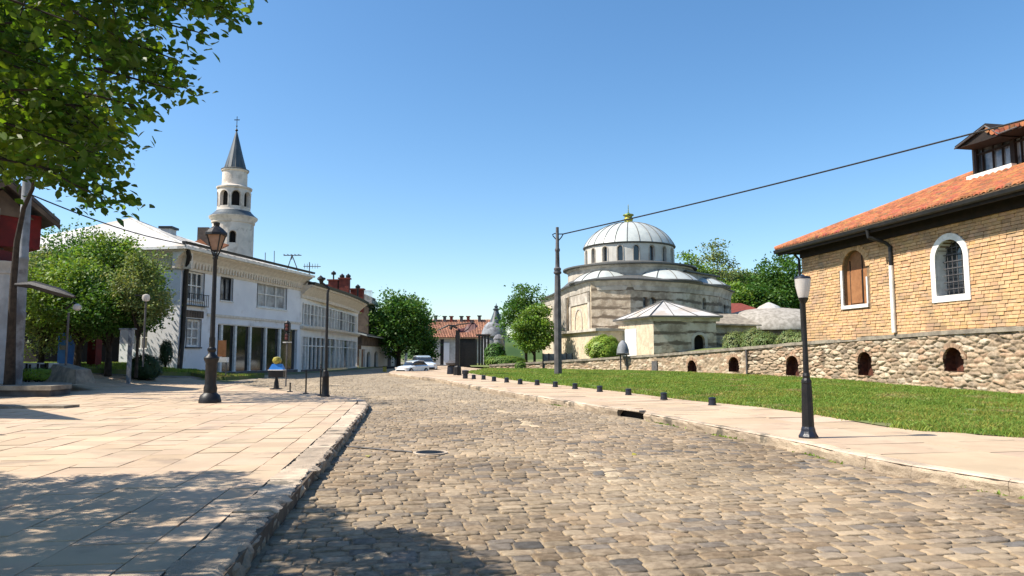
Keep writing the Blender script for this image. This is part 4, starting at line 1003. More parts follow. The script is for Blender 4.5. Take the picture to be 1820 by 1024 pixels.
a, b = P(1303, 575, 90), P(1362, 575, 90); zr0, zr1 = P(1330, 556, 90).z, P(1330, 539, 94).z
mb = MB(); mb.box(a.x, b.x, 90, 98, 1, zr0); mb.build('wall', M['greyplaster'], rh)
mb = MB(); mb.add([(a.x - .5, 89.5, zr0 - .1), (b.x + .5, 89.5, zr0 - .1), (b.x - 1.8, 94, zr1), (a.x + .2, 94, zr1), (a.x - .5, 98.5, zr0 - .1), (b.x + .5, 98.5, zr0 - .1)], [(0, 1, 2, 3), (3, 2, 5, 4), (1, 5, 2), (0, 3, 4)]); mb.build('roof', M['redbrick'], rh)
# ------------------------------------------------------------------ white two storey corner building
def wframe(mb, fr, s0, s1, z0, z1, t, o0, o1, vs_=(), hs=()):
    fr.box(mb, s0, s0 + t, z0, z1, o0, o1); fr.box(mb, s1 - t, s1, z0, z1, o0, o1)
    fr.box(mb, s0 + t, s1 - t, z0, z0 + t, o0, o1); fr.box(mb, s0 + t, s1 - t, z1 - t, z1, o0, o1)
    for v in vs_: x = s0 + (s1 - s0) * v; fr.box(mb, x - t / 2, x + t / 2, z0 + t, z1 - t, o0 + .003, o1 - .003)
    for h in hs: x = z0 + (z1 - z0) * h; fr.box(mb, s0 + t, s1 - t, x - t * .35, x + t * .35, o0 + .006, o1 - .006)
AF = Fr((-20.0, 43.5), (-17.0, 58.3))
if AF.n.x < 0: AF.n = -AF.n
wb = thing('corner_building', (-18.5, 51, .6), 'white two storey corner building with beige cornice and dark shopfront', 'building')
AEZ = AF.hit(530, 489)[1]
Y0 = .2
def R_(u0, u1, v0, v1): return AF.rect(u0, u1, v0, v1)
wins = [R_(333.5, 362, 484, 534), R_(392.5, 413, 493.5, 534.5), R_(457.5, 509, 505.5, 548), R_(331.5, 356, 568, 616.5)]
shop = R_(386, 528, 577, 661); shop = (shop[0], shop[1], Y0 + .55, AF.hit(456, 580)[1])
A_s0 = AF.hit(319, 550)[0]; A_s1 = AF.hit(535, 560)[0]
ops = [((a + b) / 2, b - a, c, d, False) for a, b, c, d in wins] + [((shop[0] + shop[1]) / 2, shop[1] - shop[0], shop[2], shop[3], False)]
mb = MB(); perf(mb, AF, A_s0, A_s1, Y0, AEZ - .3, ops, .28)
EF = Fr(AF(A_s0, 0).xy, AF(A_s0, 0, -15).xy)
if EF.n.y > 0: EF.n = -EF.n
eops = [(2.6, 1.0, 2.2, 3.6, False), (3.3, 1.1, 5.2, 6.8, False), (8.0, 1.1, 5.2, 6.8, False), (9.3, 10.6, .9, 4.3, False)]
perf(mb, EF, 0, 15, Y0, AEZ - .3, eops, .28)
wl_ = mb.build('wall', M['bluewhite'], wb)
mb = MB(); AF.box(mb, A_s1 - .01, A_s1 + .0, Y0, AEZ - .3, -6, -.01); mb.build('wall', M['bluewhite'], wb)
for k, (a, b, c, d) in enumerate(wins):
    mb = MB(); o = (-.2, -.12)
    if k == 0: wframe(mb, AF, a, b, c, d, .09, *o, (.33, .66), (.52,))
    elif k == 1: wframe(mb, AF, a, b, c, d, .10, *o, (.55,))
    elif k == 2: wframe(mb, AF, a, b, c, d, .10, *o, (.33, .67), (.55,))
    else: wframe(mb, AF, a, b, c, d, .12, *o, (.5,), (.33, .66))
    fr_ = mb.build('window_frame', M['whitepaint'] if k != 1 else M['blackmetal'], wb)
    mb = MB(); AF.box(mb, a, b, c, d, -.22, -.205); mb.build('pane', M['curtain'] if k in (2, 3) else M['glassgrey'], fr_)
    mb = MB(); AF.box(mb, a - .1, b + .1, c - .1, c - .005, -.2, .1); mb.build('sill', M['darkpole'] if k == 3 else M['whitepaint'], fr_)
    mb = MB(); t = .06
    for q in ((a - t, a, c, d), (b, b + t, c, d), (a - t, b + t, d, d + t)): AF.box(mb, *q, -.02, .025)
    mb.build('dark_edge', M['darkpole'], fr_)
a, b, c, d = wins[0]; mb = MB()
for i in range(11): AF.box(mb, a - .15 + (b - a + .3) * i / 10 - .012, a - .15 + (b - a + .3) * i / 10 + .012, c - .35, c + .35, .26, .285)
AF.box(mb, a - .2, b + .2, c + .34, c + .38, .25, .295); AF.box(mb, a - .2, b + .2, c - .38, c - .34, 0, .295); mb.build('railing', M['blackmetal'], wb)
a, b, c, d = wins[3]; q = R_(325, 361, 552, 566); mb = MB(); n_ = 16
for i in range(n_): x0 = q[0] + (q[1] - q[0]) * i / n_; AF.box(mb, x0 + .01, x0 + (q[1] - q[0]) / n_ - .01, d + .12, q[3], .0, .05 + .01 * (i % 2))
mb.build('brick_panel', M['brown'], wb)
mb = MB(); EF.box(mb, 3.9, 14.8, .6, 4.4, -3.0, -2.9); EF.box(mb, 3.9, 14.8, 4.31, 4.4, -3.0, -.29); mb.build('dark_recess', M['darkroom'], wb)  # recess added to make the lower end wall dark beneath the trees
for op in eops[:3]:
    mb = MB(); wframe(mb, EF, op[0] - op[1] / 2, op[0] + op[1] / 2, op[2], op[3], .08, -.2, -.1, (.5,), (.5,)); w_ = mb.build('window_frame', M['whitepaint'], wb)
    mb = MB(); EF.box(mb, op[0] - op[1] / 2, op[0] + op[1] / 2, op[2], op[3], -.24, -.21); mb.build('pane', M['glass'], w_)
# shopfront
sf = None; mb = MB(); a, b, c, d = shop
posts = [AF.hit(u, 620)[0] for u in (395, 420, 446.5, 474, 499)]
for x in posts: AF.box(mb, x - .11, x + .11, c, d, -.22, -.06)
AF.box(mb, a, b, d - .06, d + .0, -.22, -.05); sf = mb.build('shopfront', M['whitepaint'], wb)
mb = MB(); AF.box(mb, a, b, c, d, -.28, -.24); mb.build('pane', mat('dusty_shop_glass', (.012, .011, .01), (.07, .058, .048), .10, .9, spec=.7, ramp=(.5, .75)), sf)
mb = MB(); AF.box(mb, a - .1, b + .1, Y0 - .3, c - .003, -.3, .06); mb.build('plinth', M['darkpole'], wb)
for u in (389, 468): 
    continue
    x = AF.hit(u, 620)[0]; mb = MB(); AF.box(mb, x - .5, x + .5, c + .9, c + 1.8, -.23, -.17); mb.build('poster', M['brown'] if u == 389 else M['greyplaster'], sf)
mb = MB(); lz_ = AF.hit(456, 568)[1]; AF.box(mb, wins[3][1] + .6, A_s1, lz_ - .06, lz_ + .1, -.02, .09); mb.build('string_course', M['cornice'], wb)
mb = MB(); cz = AEZ - .95
prof = [(-.1, cz - .28), (.06, cz - .28), (.1, cz), (.25, cz + .35), (.55, cz + .62), (.8, cz + .74), (.8, cz + .8), (-.1, cz + .8)]
sweep(mb, AF, A_s0 - .7, A_s1 + .25, prof, 30); sweep(mb, EF, -.7, 13, prof, 30); mb.build('cornice', M['cornice'], wb)
mb = MB(); x = A_s0 - .2
while x < A_s1 - .1:
    AF.box(mb, x, x + .14, cz - .12, cz + .24, .02, .24); x += .33
mb.build('dentils', M['cornice'], wb)
mb = MB(); sweep(mb, AF, A_s0 - 1, A_s1 + .3, [(.4, AEZ - .14), (.98, AEZ - .14), (1.02, AEZ + .02), (.4, AEZ + .02)], 30); EF.box(mb, -1.0, 13, AEZ - .137, AEZ + .017, .1, 1.0); mb.build('fascia', M['whitepaint'], wb)
mb = MB(); gz_ = AEZ + .24; sweep(mb, AF, A_s0 - 1, A_s1 + .35, [(.7, gz_ - .06), (.95, gz_ - .08), (.98, gz_ + .06), (.7, gz_ + .08)], 30); mb.build('gutter', M['gutter'], wb)
rz = P(177, 391, 50); A0 = AF(A_s0 - 1, AEZ + .02, .95); A1 = AF(A_s1 + .3, AEZ + .02, .95); rh_ = rz.z
ap0 = AF(A_s0 + 4.2, rh_, -7.2); ap1 = AF(A_s1 - 1, P(450, 457, 62).z, -7.2); A2 = AF(A_s1 + .3, AEZ + .02, -15); A3 = AF(A_s0 - 1, AEZ + .02, -15)
mb = MB(); mb.add([A0, A1, A2, A3, ap0, ap1], [(0, 1, 5, 4), (1, 2, 5), (2, 3, 4, 5), (3, 0, 4), (3, 2, 1, 0)]); rf_ = mb.build('roof', M['whiteroof'], wb)
mb = MB()
for i in range(1, 22):
    p = A0.lerp(A1, i / 22); q = ap0.lerp(ap1, max(0, min(1, (i / 22 - .2) / .7))); mb.tube([p + Vector((0, 0, .02)), q + Vector((0, 0, .02))], .02, 4)
mb.tube([A0 + Vector((0, 0, .03)), ap0 + Vector((0, 0, .05))], .07, 5); mb.tube([ap0 + Vector((0, 0, .05)), ap1 + Vector((0, 0, .05))], .05, 5); mb.build('seam', M['greyplaster'], rf_)
def ch(u0, u1, v0, v1, Y, m, nm='chimney', par=None, cap=True, dpt=.8):
    a, b = P(u0, v1, Y), P(u1, v0, Y); mb = MB(); mb.box(a.x, b.x, Y, Y + dpt, a.z - 1, b.z - .12); o = mb.build(nm, m, par)
    if cap: mb = MB(); mb.box(a.x - .12, b.x + .12, Y - .12, Y + dpt + .12, b.z - .115, b.z + .03); mb.build('cap', M['blackmetal'] if m is not M['redbrick'] else M['redbrick'], o)
    return o
ch(285, 304, 403, 428, 48, M['greyplaster'], par=rf_); ch(350, 371, 401, 432, 52, M['brown'], par=rf_, cap=False)
mb = MB(); a = P(345, 432, 51); b = P(392, 444, 53); mb.hexa([a, b, b + Vector((0, 1.5, .5)), a + Vector((0, 1.5, .5)), a + Vector((0, 0, .1)), b + Vector((0, 0, .1)), b + Vector((0, 1.5, .62)), a + Vector((0, 1.5, .62))]); mb.build('tile_patch', M['tile'], rf_, colored=True)
ps_ = AF.hit(320, 500)[0]; mb = MB(); mb.tube([AF(ps_ - .6, AEZ, .8), AF(ps_ - .2, AEZ - .5, .7), AF(ps_ + .35, AEZ - 1.5, .12), AF(ps_ + .3, 3, .12), AF(ps_ + .1, .6, .12)], .15, 8); mb.build('downpipe', M['gutter'], wb, smooth=True)
# roof aerials: each stands on the roof
def aerial(u, v0, v1, Y, kind, label):
    b = P(u, v1, Y); t = P(u, v0, Y); r = thing('roof_aerial', (b.x, b.y, b.z - .6), label, 'aerial', 'aerials on the corner building roof'); mb = MB()
    if kind == 'tripod':
        mb.tube([t, t - Vector((0, 0, .4))], .04, 5); mb.tube([t, b + Vector((-.5, 0, -.5))], .04, 5); mb.tube([t, b + Vector((.6, 0, -.5))], .04, 5); mb.build('mast', M['darkpole'], r)
        mb = MB(); mb.tube([t + Vector((-.7, 0, -.05)), t + Vector((.7, .3, 0))], .04, 5)
        for k in range(5): mb.tube([t + Vector((-.6 + .3 * k, -.35, 0)), t + Vector((-.6 + .3 * k, .35, 0))], .025, 4)
        mb.build('antenna', M['darkpole'], r)
    elif kind == 'yagi':
        mb.tube([b - Vector((0, 0, .6)), t], .04, 5); mb.build('mast', M['darkpole'], r); mb = MB(); q = t - Vector((0, 0, .35)); mb.tube([q + Vector((-.5, 0, 0)), q + Vector((.9, .2, 0))], .035, 5)
        for k in range(6): mb.tube([q + Vector((-.4 + .22 * k, 0, -.2)), q + Vector((-.4 + .22 * k, 0, .22))], .02, 4)
        mb.build('antenna', M['darkpole'], r)
    else:
        mb.tube([b - Vector((0, 0, .6)), t], .03, 5); mb.build('mast', M['darkpole'], r)
aerial(519, 453, 476, 60, 'tripod', 'spindly tripod aerial on the white building roof edge, widest of them')
aerial(550, 466, 490, 61, 'yagi', 'comb shaped aerial over the joint of the two white buildings')
aerial(471.5, 449, 466, 58, 'rod', 'short thin rod aerial nearest the round tower'); aerial(487.5, 446, 468, 58, 'rod', 'tall thin rod aerial between the tower and the tripod aerial')
# ------------------------------------------------------------------ curved white building
CPt = spline([(-16.95, 58.5), (-16.55, 65.5), (-16.5, 72.5), (-16.95, 80.5)], 6); CVF = PathFr([tuple(p) for p in CPt])
if CVF.nv[3].x < 0: CVF.nv = [-n_ for n_ in CVF.nv]
cb = thing('curved_building', (-16.5, 69, .5), 'cream two storey building with curved facade and long window bands', 'building')
zz = lambda v, s: z_on(CVF, s, v)
C1 = zz(508, 0); Cw0, Cw1 = zz(576, 0), zz(536, 0); Cl = zz(581, 0); Cs1 = zz(596, 0)
mb = MB(); L_ = CVF.L
def bandop(z0, z1, n, s0=.4, s1=L_ - .5, gap=.0):
    w = (s1 - s0) / n; return [(s0 + w * (i + .5), w - gap, z0, z1, False) for i in range(n)]
perf(mb, CVF, 0, L_, Y0 - .2, C1 - .3, [(L_ / 2, L_ - .9, Cw0, Cw1, False), (L_ / 2 + .1, L_ - .8, Y0 + .5, Cs1, False)], .2, 1.0)
mb.build('wall', M['cream'], cb)
en = Fr(CVF(L_, 0).xy, CVF(L_, 0).xy + Vector((-9, 1)))
mb = MB(); en.box(mb, 0, 9, Y0 - .2, C1 - .3, -.3, 0); mb.build('wall', M['cream'], cb)
uu = [536, 541, 547, 553, 559.5, 566, 572, 578, 581, 586, 591, 596, 600, 605.5, 611, 616, 621, 626, 632]
for nm, (z0, z1), us in (('window_band', (Cw0, Cw1), uu), ('shop_window_band', (Y0 + .5, Cs1), [533, 538, 544, 549, 556, 563, 570, 578, 583, 588, 596.5, 604, 612, 620, 627, 633])):
    mb = MB(); rn = random.Random(4)
    for u in us:
        s = CVF.s_at(u, (z0 + z1) / 2); w = rn.choice((.05, .07, .12)); sweep(mb, CVF, max(0, s - w), s + w, [(-.17, z0), (-.04, z0), (-.04, z1), (-.17, z1)], 9)
    sweep(mb, CVF, .3, L_ - .3, [(-.16, z1 - .1), (-.03, z1 - .1), (-.03, z1), (-.16, z1)], 1)
    if z0 > 2: sweep(mb, CVF, .3, L_ - .3, [(-.15, z0 + .9), (-.05, z0 + .9), (-.05, z0 + .95), (-.15, z0 + .95)], 1)
    else: sweep(mb, CVF, .3, L_ - .3, [(-.15, z0 + 1.9), (-.05, z0 + 1.9), (-.05, z0 + 1.98), (-.15, z0 + 1.98)], 1)
    bnd = mb.build(nm, M['whitepaint'], cb)
    for a, b in zip(us[:-1], us[1:]):
        s0 = CVF.s_at(a, (z0 + z1) / 2); s1 = CVF.s_at(b, (z0 + z1) / 2); 
        if s1 - s0 < .1: continue
        mb = MB(); sweep(mb, CVF, s0, s1, [(-.2, z0), (-.17, z0), (-.17, z1), (-.2, z1)], 9); mb.build('pane', rn.choice([M['curtain'], M['glassgrey'], M['curtain'], M['curtain'], M['glass']]) if z0 > 2 or a > 583 or a < 549 else M['glass'], bnd)
mb = MB(); sweep(mb, CVF, .5, CVF.s_at(575, 2), [(-.02, Y0 - .2), (.04, Y0 - .2), (.04, Y0 + .5), (-.02, Y0 + .5)], 1); mb.build('plinth', M['darkpole'], cb)
mb = MB(); sweep(mb, CVF, 0, L_, [(-.05, Cl - .18), (.14, Cl - .18), (.3, Cl - .02), (.3, Cl + .1), (-.05, Cl + .1)], .8); mb.build('balcony_ledge', M['cornice'], cb)
mb = MB(); sweep(mb, CVF, 0, L_ + .2, [(-.1, C1 - .95), (.08, C1 - .95), (.12, C1 - .7), (.75, C1 - .12), (.95, C1 - .05), (.95, C1 + .08), (-.1, C1 + .08)], .8); mb.build('cornice', M['cornice'], cb)
mb = MB(); sweep(mb, CVF, 0, L_ + .3, [(.55, C1 + .083), (1.1, C1 + .083), (1.15, C1 + .3), (.55, C1 + .3)], .8); mb.build('gutter', M['gutter'], cb)
mb = MB(); n_ = 16
for i in range(n_):
    a, b = CVF(L_ * i / n_, C1 + .25, 1.0), CVF(L_ * (i + 1) / n_, C1 + .25, 1.0); c, d = Vector((-23.5, b.y + 1, C1 + 1.5)), Vector((-23.5, a.y + 1, C1 + 1.5)); mb.add([a, b, c, d], [(0, 1, 2, 3)])
rf_ = mb.build('roof', M['slate'], cb)
mb = MB(); sweep(mb, CVF, 0, L_, [(.2, C1 + .42), (.7, C1 + .33), (.7, C1 + .38), (.2, C1 + .5)], .8); mb.build('roof_edge', M['lead'], rf_)
# brick chimney blocks and back building behind the curved one
bk = thing('chimney_building', (-20, 84, 1), 'dark building with red brick chimneys and a roof terrace behind the curved building', 'building')
a, b = P(596, 560, 90), P(663, 560, 90); mb = MB(); zt_ = P(640, 522, 90).z; mb.box(a.x, P(646, 540, 90).x, 90, 98, 0, zt_); mb.build('wall', M['brown'], bk)
for q in ((583, 600, 497, 512, 84), (602, 620, 494, 525, 84), (622, 645, 513, 540, 86), (578, 604, 506, 520, 85)): ch(*q, M['redbrick'], par=bk)
for (u, v) in ((593, 485), (608, 490), (619, 490), (636, 509), (570, 493)):
    p = P(u, v, 84.5); mb = MB(); mb.lathe(p.x, p.y, [(.09, p.z - 1.3), (.09, p.z - .25), (.28, p.z - .2), (.3, p.z), (.12, p.z + .15), (.02, p.z + .25)], 8); mb.build('cowl', M['blackmetal'], bk)
mb = MB(); c, d = P(646, 540, 88), P(662, 534, 88); mb.box(c.x, d.x, 87.5, 92, d.z - .35, d.z); mb.build('balcony', M['greyplaster'], bk)
mb = MB()
for i in range(8): x = c.x + (d.x - c.x) * i / 7; mb.box(x - .03, x + .03, 87.55, 87.6, d.z, d.z + 1.1)
mb.box(c.x, d.x, 87.52, 87.62, d.z + 1.08, d.z + 1.16); mb.build('railing', M['whitepaint'], bk)
mb = MB(); mb.box(P(628, 560, 89).x, P(655, 560, 89).x, 89, 89.5, 0, P(640, 545, 89).z); mb.build('wall', M['brown'], bk)
# ------------------------------------------------------------------ low building at the end of the row
LF = Fr((-17.05, 83), (-15.6, 103)); 
if LF.n.x < 0: LF.n = -LF.n
lb = thing('low_building', (-17, 93, .4), 'low white building with small arched windows and a grey metal roof', 'building')
z_e = LF.hit(670, 616)[1]
wo_ = [LF.rect(651.5, 658.5, 625, 656), LF.rect(665, 672, 624, 654)]
ops = [((a + b) / 2, b - a, c, d, .6) for a, b, c, d in wo_]; s_d = LF.hit(640, 640)[0]
ops.append((.9, 1.5, .4, z_e - .4, False))
mb = MB(); perf(mb, LF, 0, LF.L, 0, z_e, ops, .3); mb.build('wall', M['cream'], lb)
for op in ops:
    mb = MB(); LF.box(mb, op[0] - op[1] / 2, op[0] + op[1] / 2, op[2], op[3], -.3, -.26); mb.build('door' if op[4] is False else 'window', M['wood'] if op[4] is False else M['glass'], lb)
mb = MB(); LF.box(mb, -.5, LF.L, z_e, z_e + 1.0, -.5, .15); mb.build('fascia', M['brown'], lb)
mb = MB(); mb.poly3([LF(-1, z_e + 1.05, .9), LF(LF.L + 1.2, z_e + .75, .9), LF(LF.L + 1.2, z_e + 2.0, -5), LF(-1, z_e + 2.6, -5)], (0, 0, .12)); rf_ = mb.build('roof', M['lead'], lb)
mb = MB()
for k in range(5): mb.tube([LF(-1, z_e + 1.2 + .3 * k * .9, .9 - k * 1.1), LF(LF.L + 1.2, z_e + .9 + .25 * k * .9, .9 - k * 1.1)], .05, 4)
mb.build('seam', M['seam'], rf_)
mb = MB(); q = LF(LF.L + .6, 0, .6); mb.lathe(q.x, q.y, [(.28, 0), (.28, .4), (.2, .5), (.2, z_e + .7)], 10); mb.build('pillar', M['whitepaint'], lb)
mb = MB(); LF.box(mb, LF.L * .62, LF.L * .7, .3, z_e - .5, -.02, .06); LF.box(mb, LF.L * .82, LF.L * .9, .3, z_e - .6, -.02, .06); mb.build('shutter', M['darkpole'], lb)
# ------------------------------------------------------------------ round tower
tc = P(425, 455, 75); TX, TY = tc.x, tc.y
TX = P(414.5, 400, 75).x * .5 + P(420.5, 235, 75).x * .5
tw = thing('round_tower', (TX, TY, 0), 'tall pale round tower with three tiers and dark conical spire', 'tower')
Zt = lambda v: P(418, v, 75).z
sc75 = (P(500, 400, 75).x - P(400, 400, 75).x) / 100
r1_, r2t, r3_ = 35 * sc75, 28 * sc75, 21.5 * sc75
z_a, z_b, z_c, z_d, z_e2 = Zt(391), Zt(378), Zt(335), Zt(329), Zt(304)
T1 = CylFr(TX, TY, r1_); mb = MB(); su = 2 * math.pi * r1_ / 4
c_w = r1_ * .36
tops = [(c_w, 11 * sc75 * 1.1, Zt(436), Zt(415), True)]
perf(mb, T1, -T1.L / 2, T1.L / 2, 0, z_a, tops, .5, .5); mb.build('lower_stage', M['tower'], tw, smooth=True)
mb = MB(); op = tops[0]; T1.box(mb, op[0] - .3, op[0] + .3, op[2], op[3], -.5, -.45); w_ = mb.build('window', M['darkroom'], tw)
mb = MB(); archring(mb, T1, op[0], op[1], op[2], op[3], .18, -.02, .05); mb.build('window_frame', M['tower'], w_)
mb = MB(); mb.lathe(TX, TY, [(r1_, z_a - .5), (r1_ + .08, z_a - .45), (r1_ + .12, z_a - .15), (r1_ + .33, z_a + .05), (r1_ + .36, z_a + .2), (r1_ + .1, z_a + .4)], 48); mb.build('cornice', M['tower'], tw, smooth=True)
mb = MB(); mb.lathe(TX, TY, [(r1_ + .36, z_a + .21), (r1_ + .05, z_a + .45), (r2t + .1, z_b + .05)], 48); mb.build('ledge', M['slate'], tw)
T2f = CylFr(TX, TY, r2t); mb = MB(); zb_, zt_ = Zt(370), Zt(343.5); k_ = T2f.L / 8
tops = [(k_ * (i - 3.5) - .0 + k_ * .12, .95, zb_, zt_, True) for i in range(8)]
perf(mb, T2f, -T2f.L / 2, T2f.L / 2, z_b - .3, z_c, [t for t in tops if t[0] + .5 < T2f.L / 2], .35, .4); mb.build('belfry', M['tower'], tw, smooth=True)
for op in tops:
    mb = MB(); T2f.box(mb, op[0] - .5, op[0] + .5, op[2], op[3], -.42, -.36); w_ = mb.build('opening', M['darkroom'], tw)
    mb = MB(); archring(mb, T2f, op[0], op[1], op[2], op[3], .1, -.02, .04, sill=True); mb.build('window_frame', M['tower'], w_)
mb = MB(); mb.lathe(TX, TY, [(r2t + .1, z_b - .2), (r2t + .1, z_b + .1), (r2t, z_b + .15)], 48); mb.build('belfry_base', M['tower'], tw, smooth=True); mb = MB(); mb.lathe(TX, TY, [(r2t, z_c - .25), (r2t + .12, z_c - .15), (r2t + .14, z_c), (r3_, z_c + .2)], 48); mb.build('belfry_cornice', M['tower'], tw, smooth=True); mb = MB(); mb.lathe(TX, TY, [(r3_, z_c), (r3_ - .03, z_e2 - .2), (r3_ + .1, z_e2 - .1), (r3_ + .1, z_e2)], 48); mb.build('upper_stage', M['tower'], tw, smooth=True)
mb = MB(); z_s = Zt(235); mb.lathe(TX, TY, [(r3_ - .12, z_e2 + .002), (.09, z_s), (.02, z_s + .05)], 16); sp_ = mb.build('spire', M['slate'], tw)
mb = MB(); mb.lathe(TX, TY, [(r3_ + .14, z_e2 + .001), (r3_ + .14, z_e2 + .08), (r3_ - .2, z_e2 + .2)], 32); mb.build('spire_edge', M['seam'], sp_)
mb = MB()
for k in range(16):
    a = k * math.pi / 8; mb.tube([(TX + math.cos(a) * (r3_ - .12), TY + math.sin(a) * (r3_ - .12), z_e2 + .02), (TX, TY, z_s)], .03, 4)
mb.build('seam', M['seam'], sp_)
mb = MB(); zf_ = Zt(207); mb.tube([(TX, TY, z_s - .1), (TX, TY, zf_)], .035, 5); mb.lathe(TX, TY, [(.02, z_s), (.17, z_s + .2), (.02, z_s + .4)], 8); mb.lathe(TX, TY, [(.02, z_s + .55), (.1, z_s + .65), (.02, z_s + .75)], 8)
mb.box(TX - .28, TX + .28, TY - .03, TY + .03, zf_ - .42, zf_ - .34); mb.build('cross', M['blackmetal'], sp_)
# ------------------------------------------------------------------ red house on the left with portico
hc = P(107, 398, 30); ad = Vector((-.63, -.777)); bd = Vector((-.777, .63))
hs = thing('red_house', (-19, 22, .3), 'dark red house with steep gabled roof and white round porch column', 'house')
HF = Fr((hc.x - .75, hc.y - .05), (hc.x - .75 + ad.x * 9, hc.y - .05 + ad.y * 9))
if HF.n.dot(Vector((1, -1))) < 0: HF.n = -HF.n
zc_ = hc.z; zlo = HF.hit(60, 430)[1] - .3; mb = MB(); HF.box(mb, 0, 9, zlo, zc_ + .3, -8, 0); mb.build('upper_wall', M['redpaint'], hs)
mb = MB(); HF.box(mb, 1.1, 9, 0, zlo, -8, -.6); mb.build('lower_wall', M['darkpole'], hs)
t_a = 1.3; za = P(50, 323, 29.1).z
apx = HF(t_a + .15, za, .55); e_r = Vector((hc.x, hc.y, zc_)); e_l = HF(2 * t_a + .5, zc_ + .25, .55)
bk_ = (-HF.n).to_3d() * 5.0
mb = MB()
for p, q in ((e_r, apx), (apx, e_l)):
    up = Vector((0, 0, .16)); mb.hexa([p, q, q + bk_, p + bk_, p + up, q + up, q + bk_ + up, p + bk_ + up])
rf_ = mb.build('roof', M['darkpole'], hs)
mb = MB(); mb.hexa([e_l + Vector((0, 0, -.02)), HF(9, zc_ + .25, .5), HF(9, za, -5), apx + bk_ * .9, e_l + Vector((0, 0, .12)), HF(9, zc_ + .4, .5), HF(9, za + .15, -5), apx + bk_ * .9 + Vector((0, 0, .12))]); mb.build('roof', M['slate'], hs)
mb = MB(); mb.poly3([e_r + Vector((0, 0, -.06)), apx + Vector((0, 0, -.06)), e_l + Vector((0, 0, -.06)), e_l + Vector((0, 0, -.24)), apx + Vector((0, 0, -.3)), e_r + Vector((0, 0, -.24))], HF.n.to_3d() * .06); mb.build('barge_board', M['brown'], rf_)
mb = MB(); mb.poly3([HF(.3, zc_ + .1, .02), HF(t_a + .15, za - .4, .02), HF(2 * t_a, zc_ + .2, .02)], HF.n.to_3d() * .05); mb.build('gable', M['brown'], hs)
mb = MB(); wframe(mb, HF, 1.5, 2.7, zlo + .6, zlo + 1.5, .1, .0, .08, (.5,)); wf_ = mb.build('window_frame', M['greyplaster'], hs); mb = MB(); HF.box(mb, 1.5, 2.7, zlo + .6, zlo + 1.5, .0, .03); mb.build('pane', M['curtain'], wf_)
pc_ = P(4, 540, 28.4); zt_ = P(2, 466, 28.4).z; zb_ = P(2, 615, 28.4).z
mb = MB(); mb.lathe(pc_.x, pc_.y, [(.36, .3), (.36, zb_), (.30, zb_ + .1), (.28, zt_ - .5), (.33, zt_ - .45), (.33, zt_ - .3), (.5, zt_ - .1), (.52, zt_), (.1, zt_ + .05)], 20); mb.build('porch_column', M['greyplaster'], hs, smooth=True)
mb = MB(); mb.box(pc_.x - 3, pc_.x - .0, pc_.y - .4, pc_.y + .4, zt_ + .02, zt_ + .45); mb.build('porch_beam', M['redpaint'], hs)
# planter and blocks
pt = thing('stone_planter', (-16.5, 24.5, .3), 'low raised stone planter slab at the foot of the grey pole', 'planter')
pz = P(60, 686, 26).z
poly = [(P(-80, 700, 26).x, 26), (P(90, 700, 26).x, 26), (P(128, 690, 27.6).x, 27.6), (P(126, 690, 30).x, 30), (P(-80, 690, 30).x, 30)]
mb = MB(); mb.prism([(x + (-.15 if k in (1, 2) else 0), y + (.18 if k < 3 else 0)) for k, (x, y) in enumerate(poly)], .2, pz - .16); mb.build('base', M['darkpole'], pt)
mb = MB(); mb.prism(poly, pz - .157, pz); mb.build('slab', M['coping'], pt)
wl2 = thing('painted_low_wall', (-18.6, 31, .3), 'low whitish wall with dark painted gaps behind the planter', 'wall'); mb = MB(); x0, x1 = P(-60, 660, 31).x, P(96, 660, 31).x; zt_ = P(60, 645, 31).z; mb.box(x0, x1, 31, 31.3, .2, zt_); mb.build('panel', M['greyplaster'], wl2)
mb = MB()
for u in (46, 52, 66, 72, 77, 80): x = P(u, 655, 31).x; mb.box(x, x + (.07 if u < 70 else .14), 30.96, 31.003, .5, zt_ - .03 * (u % 5))
mb.build('painted_stripe', M['blackmetal'], wl2)
mb = MB(); Yk1, Yk2 = 31.5, 29.5; q0, q1 = P(92, 672, Yk1), P(148, 672, Yk2); zt_ = P(100, 646, Yk1).z; zt2_ = P(145, 657, Yk2).z; zb2 = P(140, 682, 29.3).z
mb.hexa([(q0.x, Yk1 - .6, zb2), (q1.x, Yk2 - .5, zb2), (q1.x + .25, Yk2 + .5, zb2), (q0.x + .3, Yk1 + .7, zb2), (q0.x + .1, Yk1 - .3, zt_), (q1.x - .2, Yk2 - .2, zt2_), (q1.x + .05, Yk2 + .4, zt2_), (q0.x + .3, Yk1 + .6, zt_)])
tag(mb.build('stone_block', M['coping']), 'big slanting weathered stone block at the end of the planter', 'stone block')
mb = MB(); q = G(108, 722, KL + .08); mb.prism([(P(-60, 723, q.y).x, q.y), (q.x, q.y + .15), (q.x + .1, q.y + .75), (P(-60, 718, q.y).x, q.y + .9)], .1, g(0, q.y) + KL + .08); tag(mb.build('stone_step', M['coping']), 'low worn stone step on the paving in front of the planter', 'step')
mb = MB()  # unseen roof corners, added only to throw shadow tips onto the paving
for pol, z_ in (([(-14.4, 17.2), (-19.5, 22), (-21, 18.5)], 5.0), ([(-13.8, 14.0), (-18.5, 17), (-19, 14.3)], 4.7)): mb.prism(pol, z_, z_ + .14)
mb.box(-18.4, -18.1, 18, 18.3, 0, 5); mb.box(-17.4, -17.15, 15, 15.2, 0, 4.7); mb.build('shadow_caster', M['darkpole'], hs)
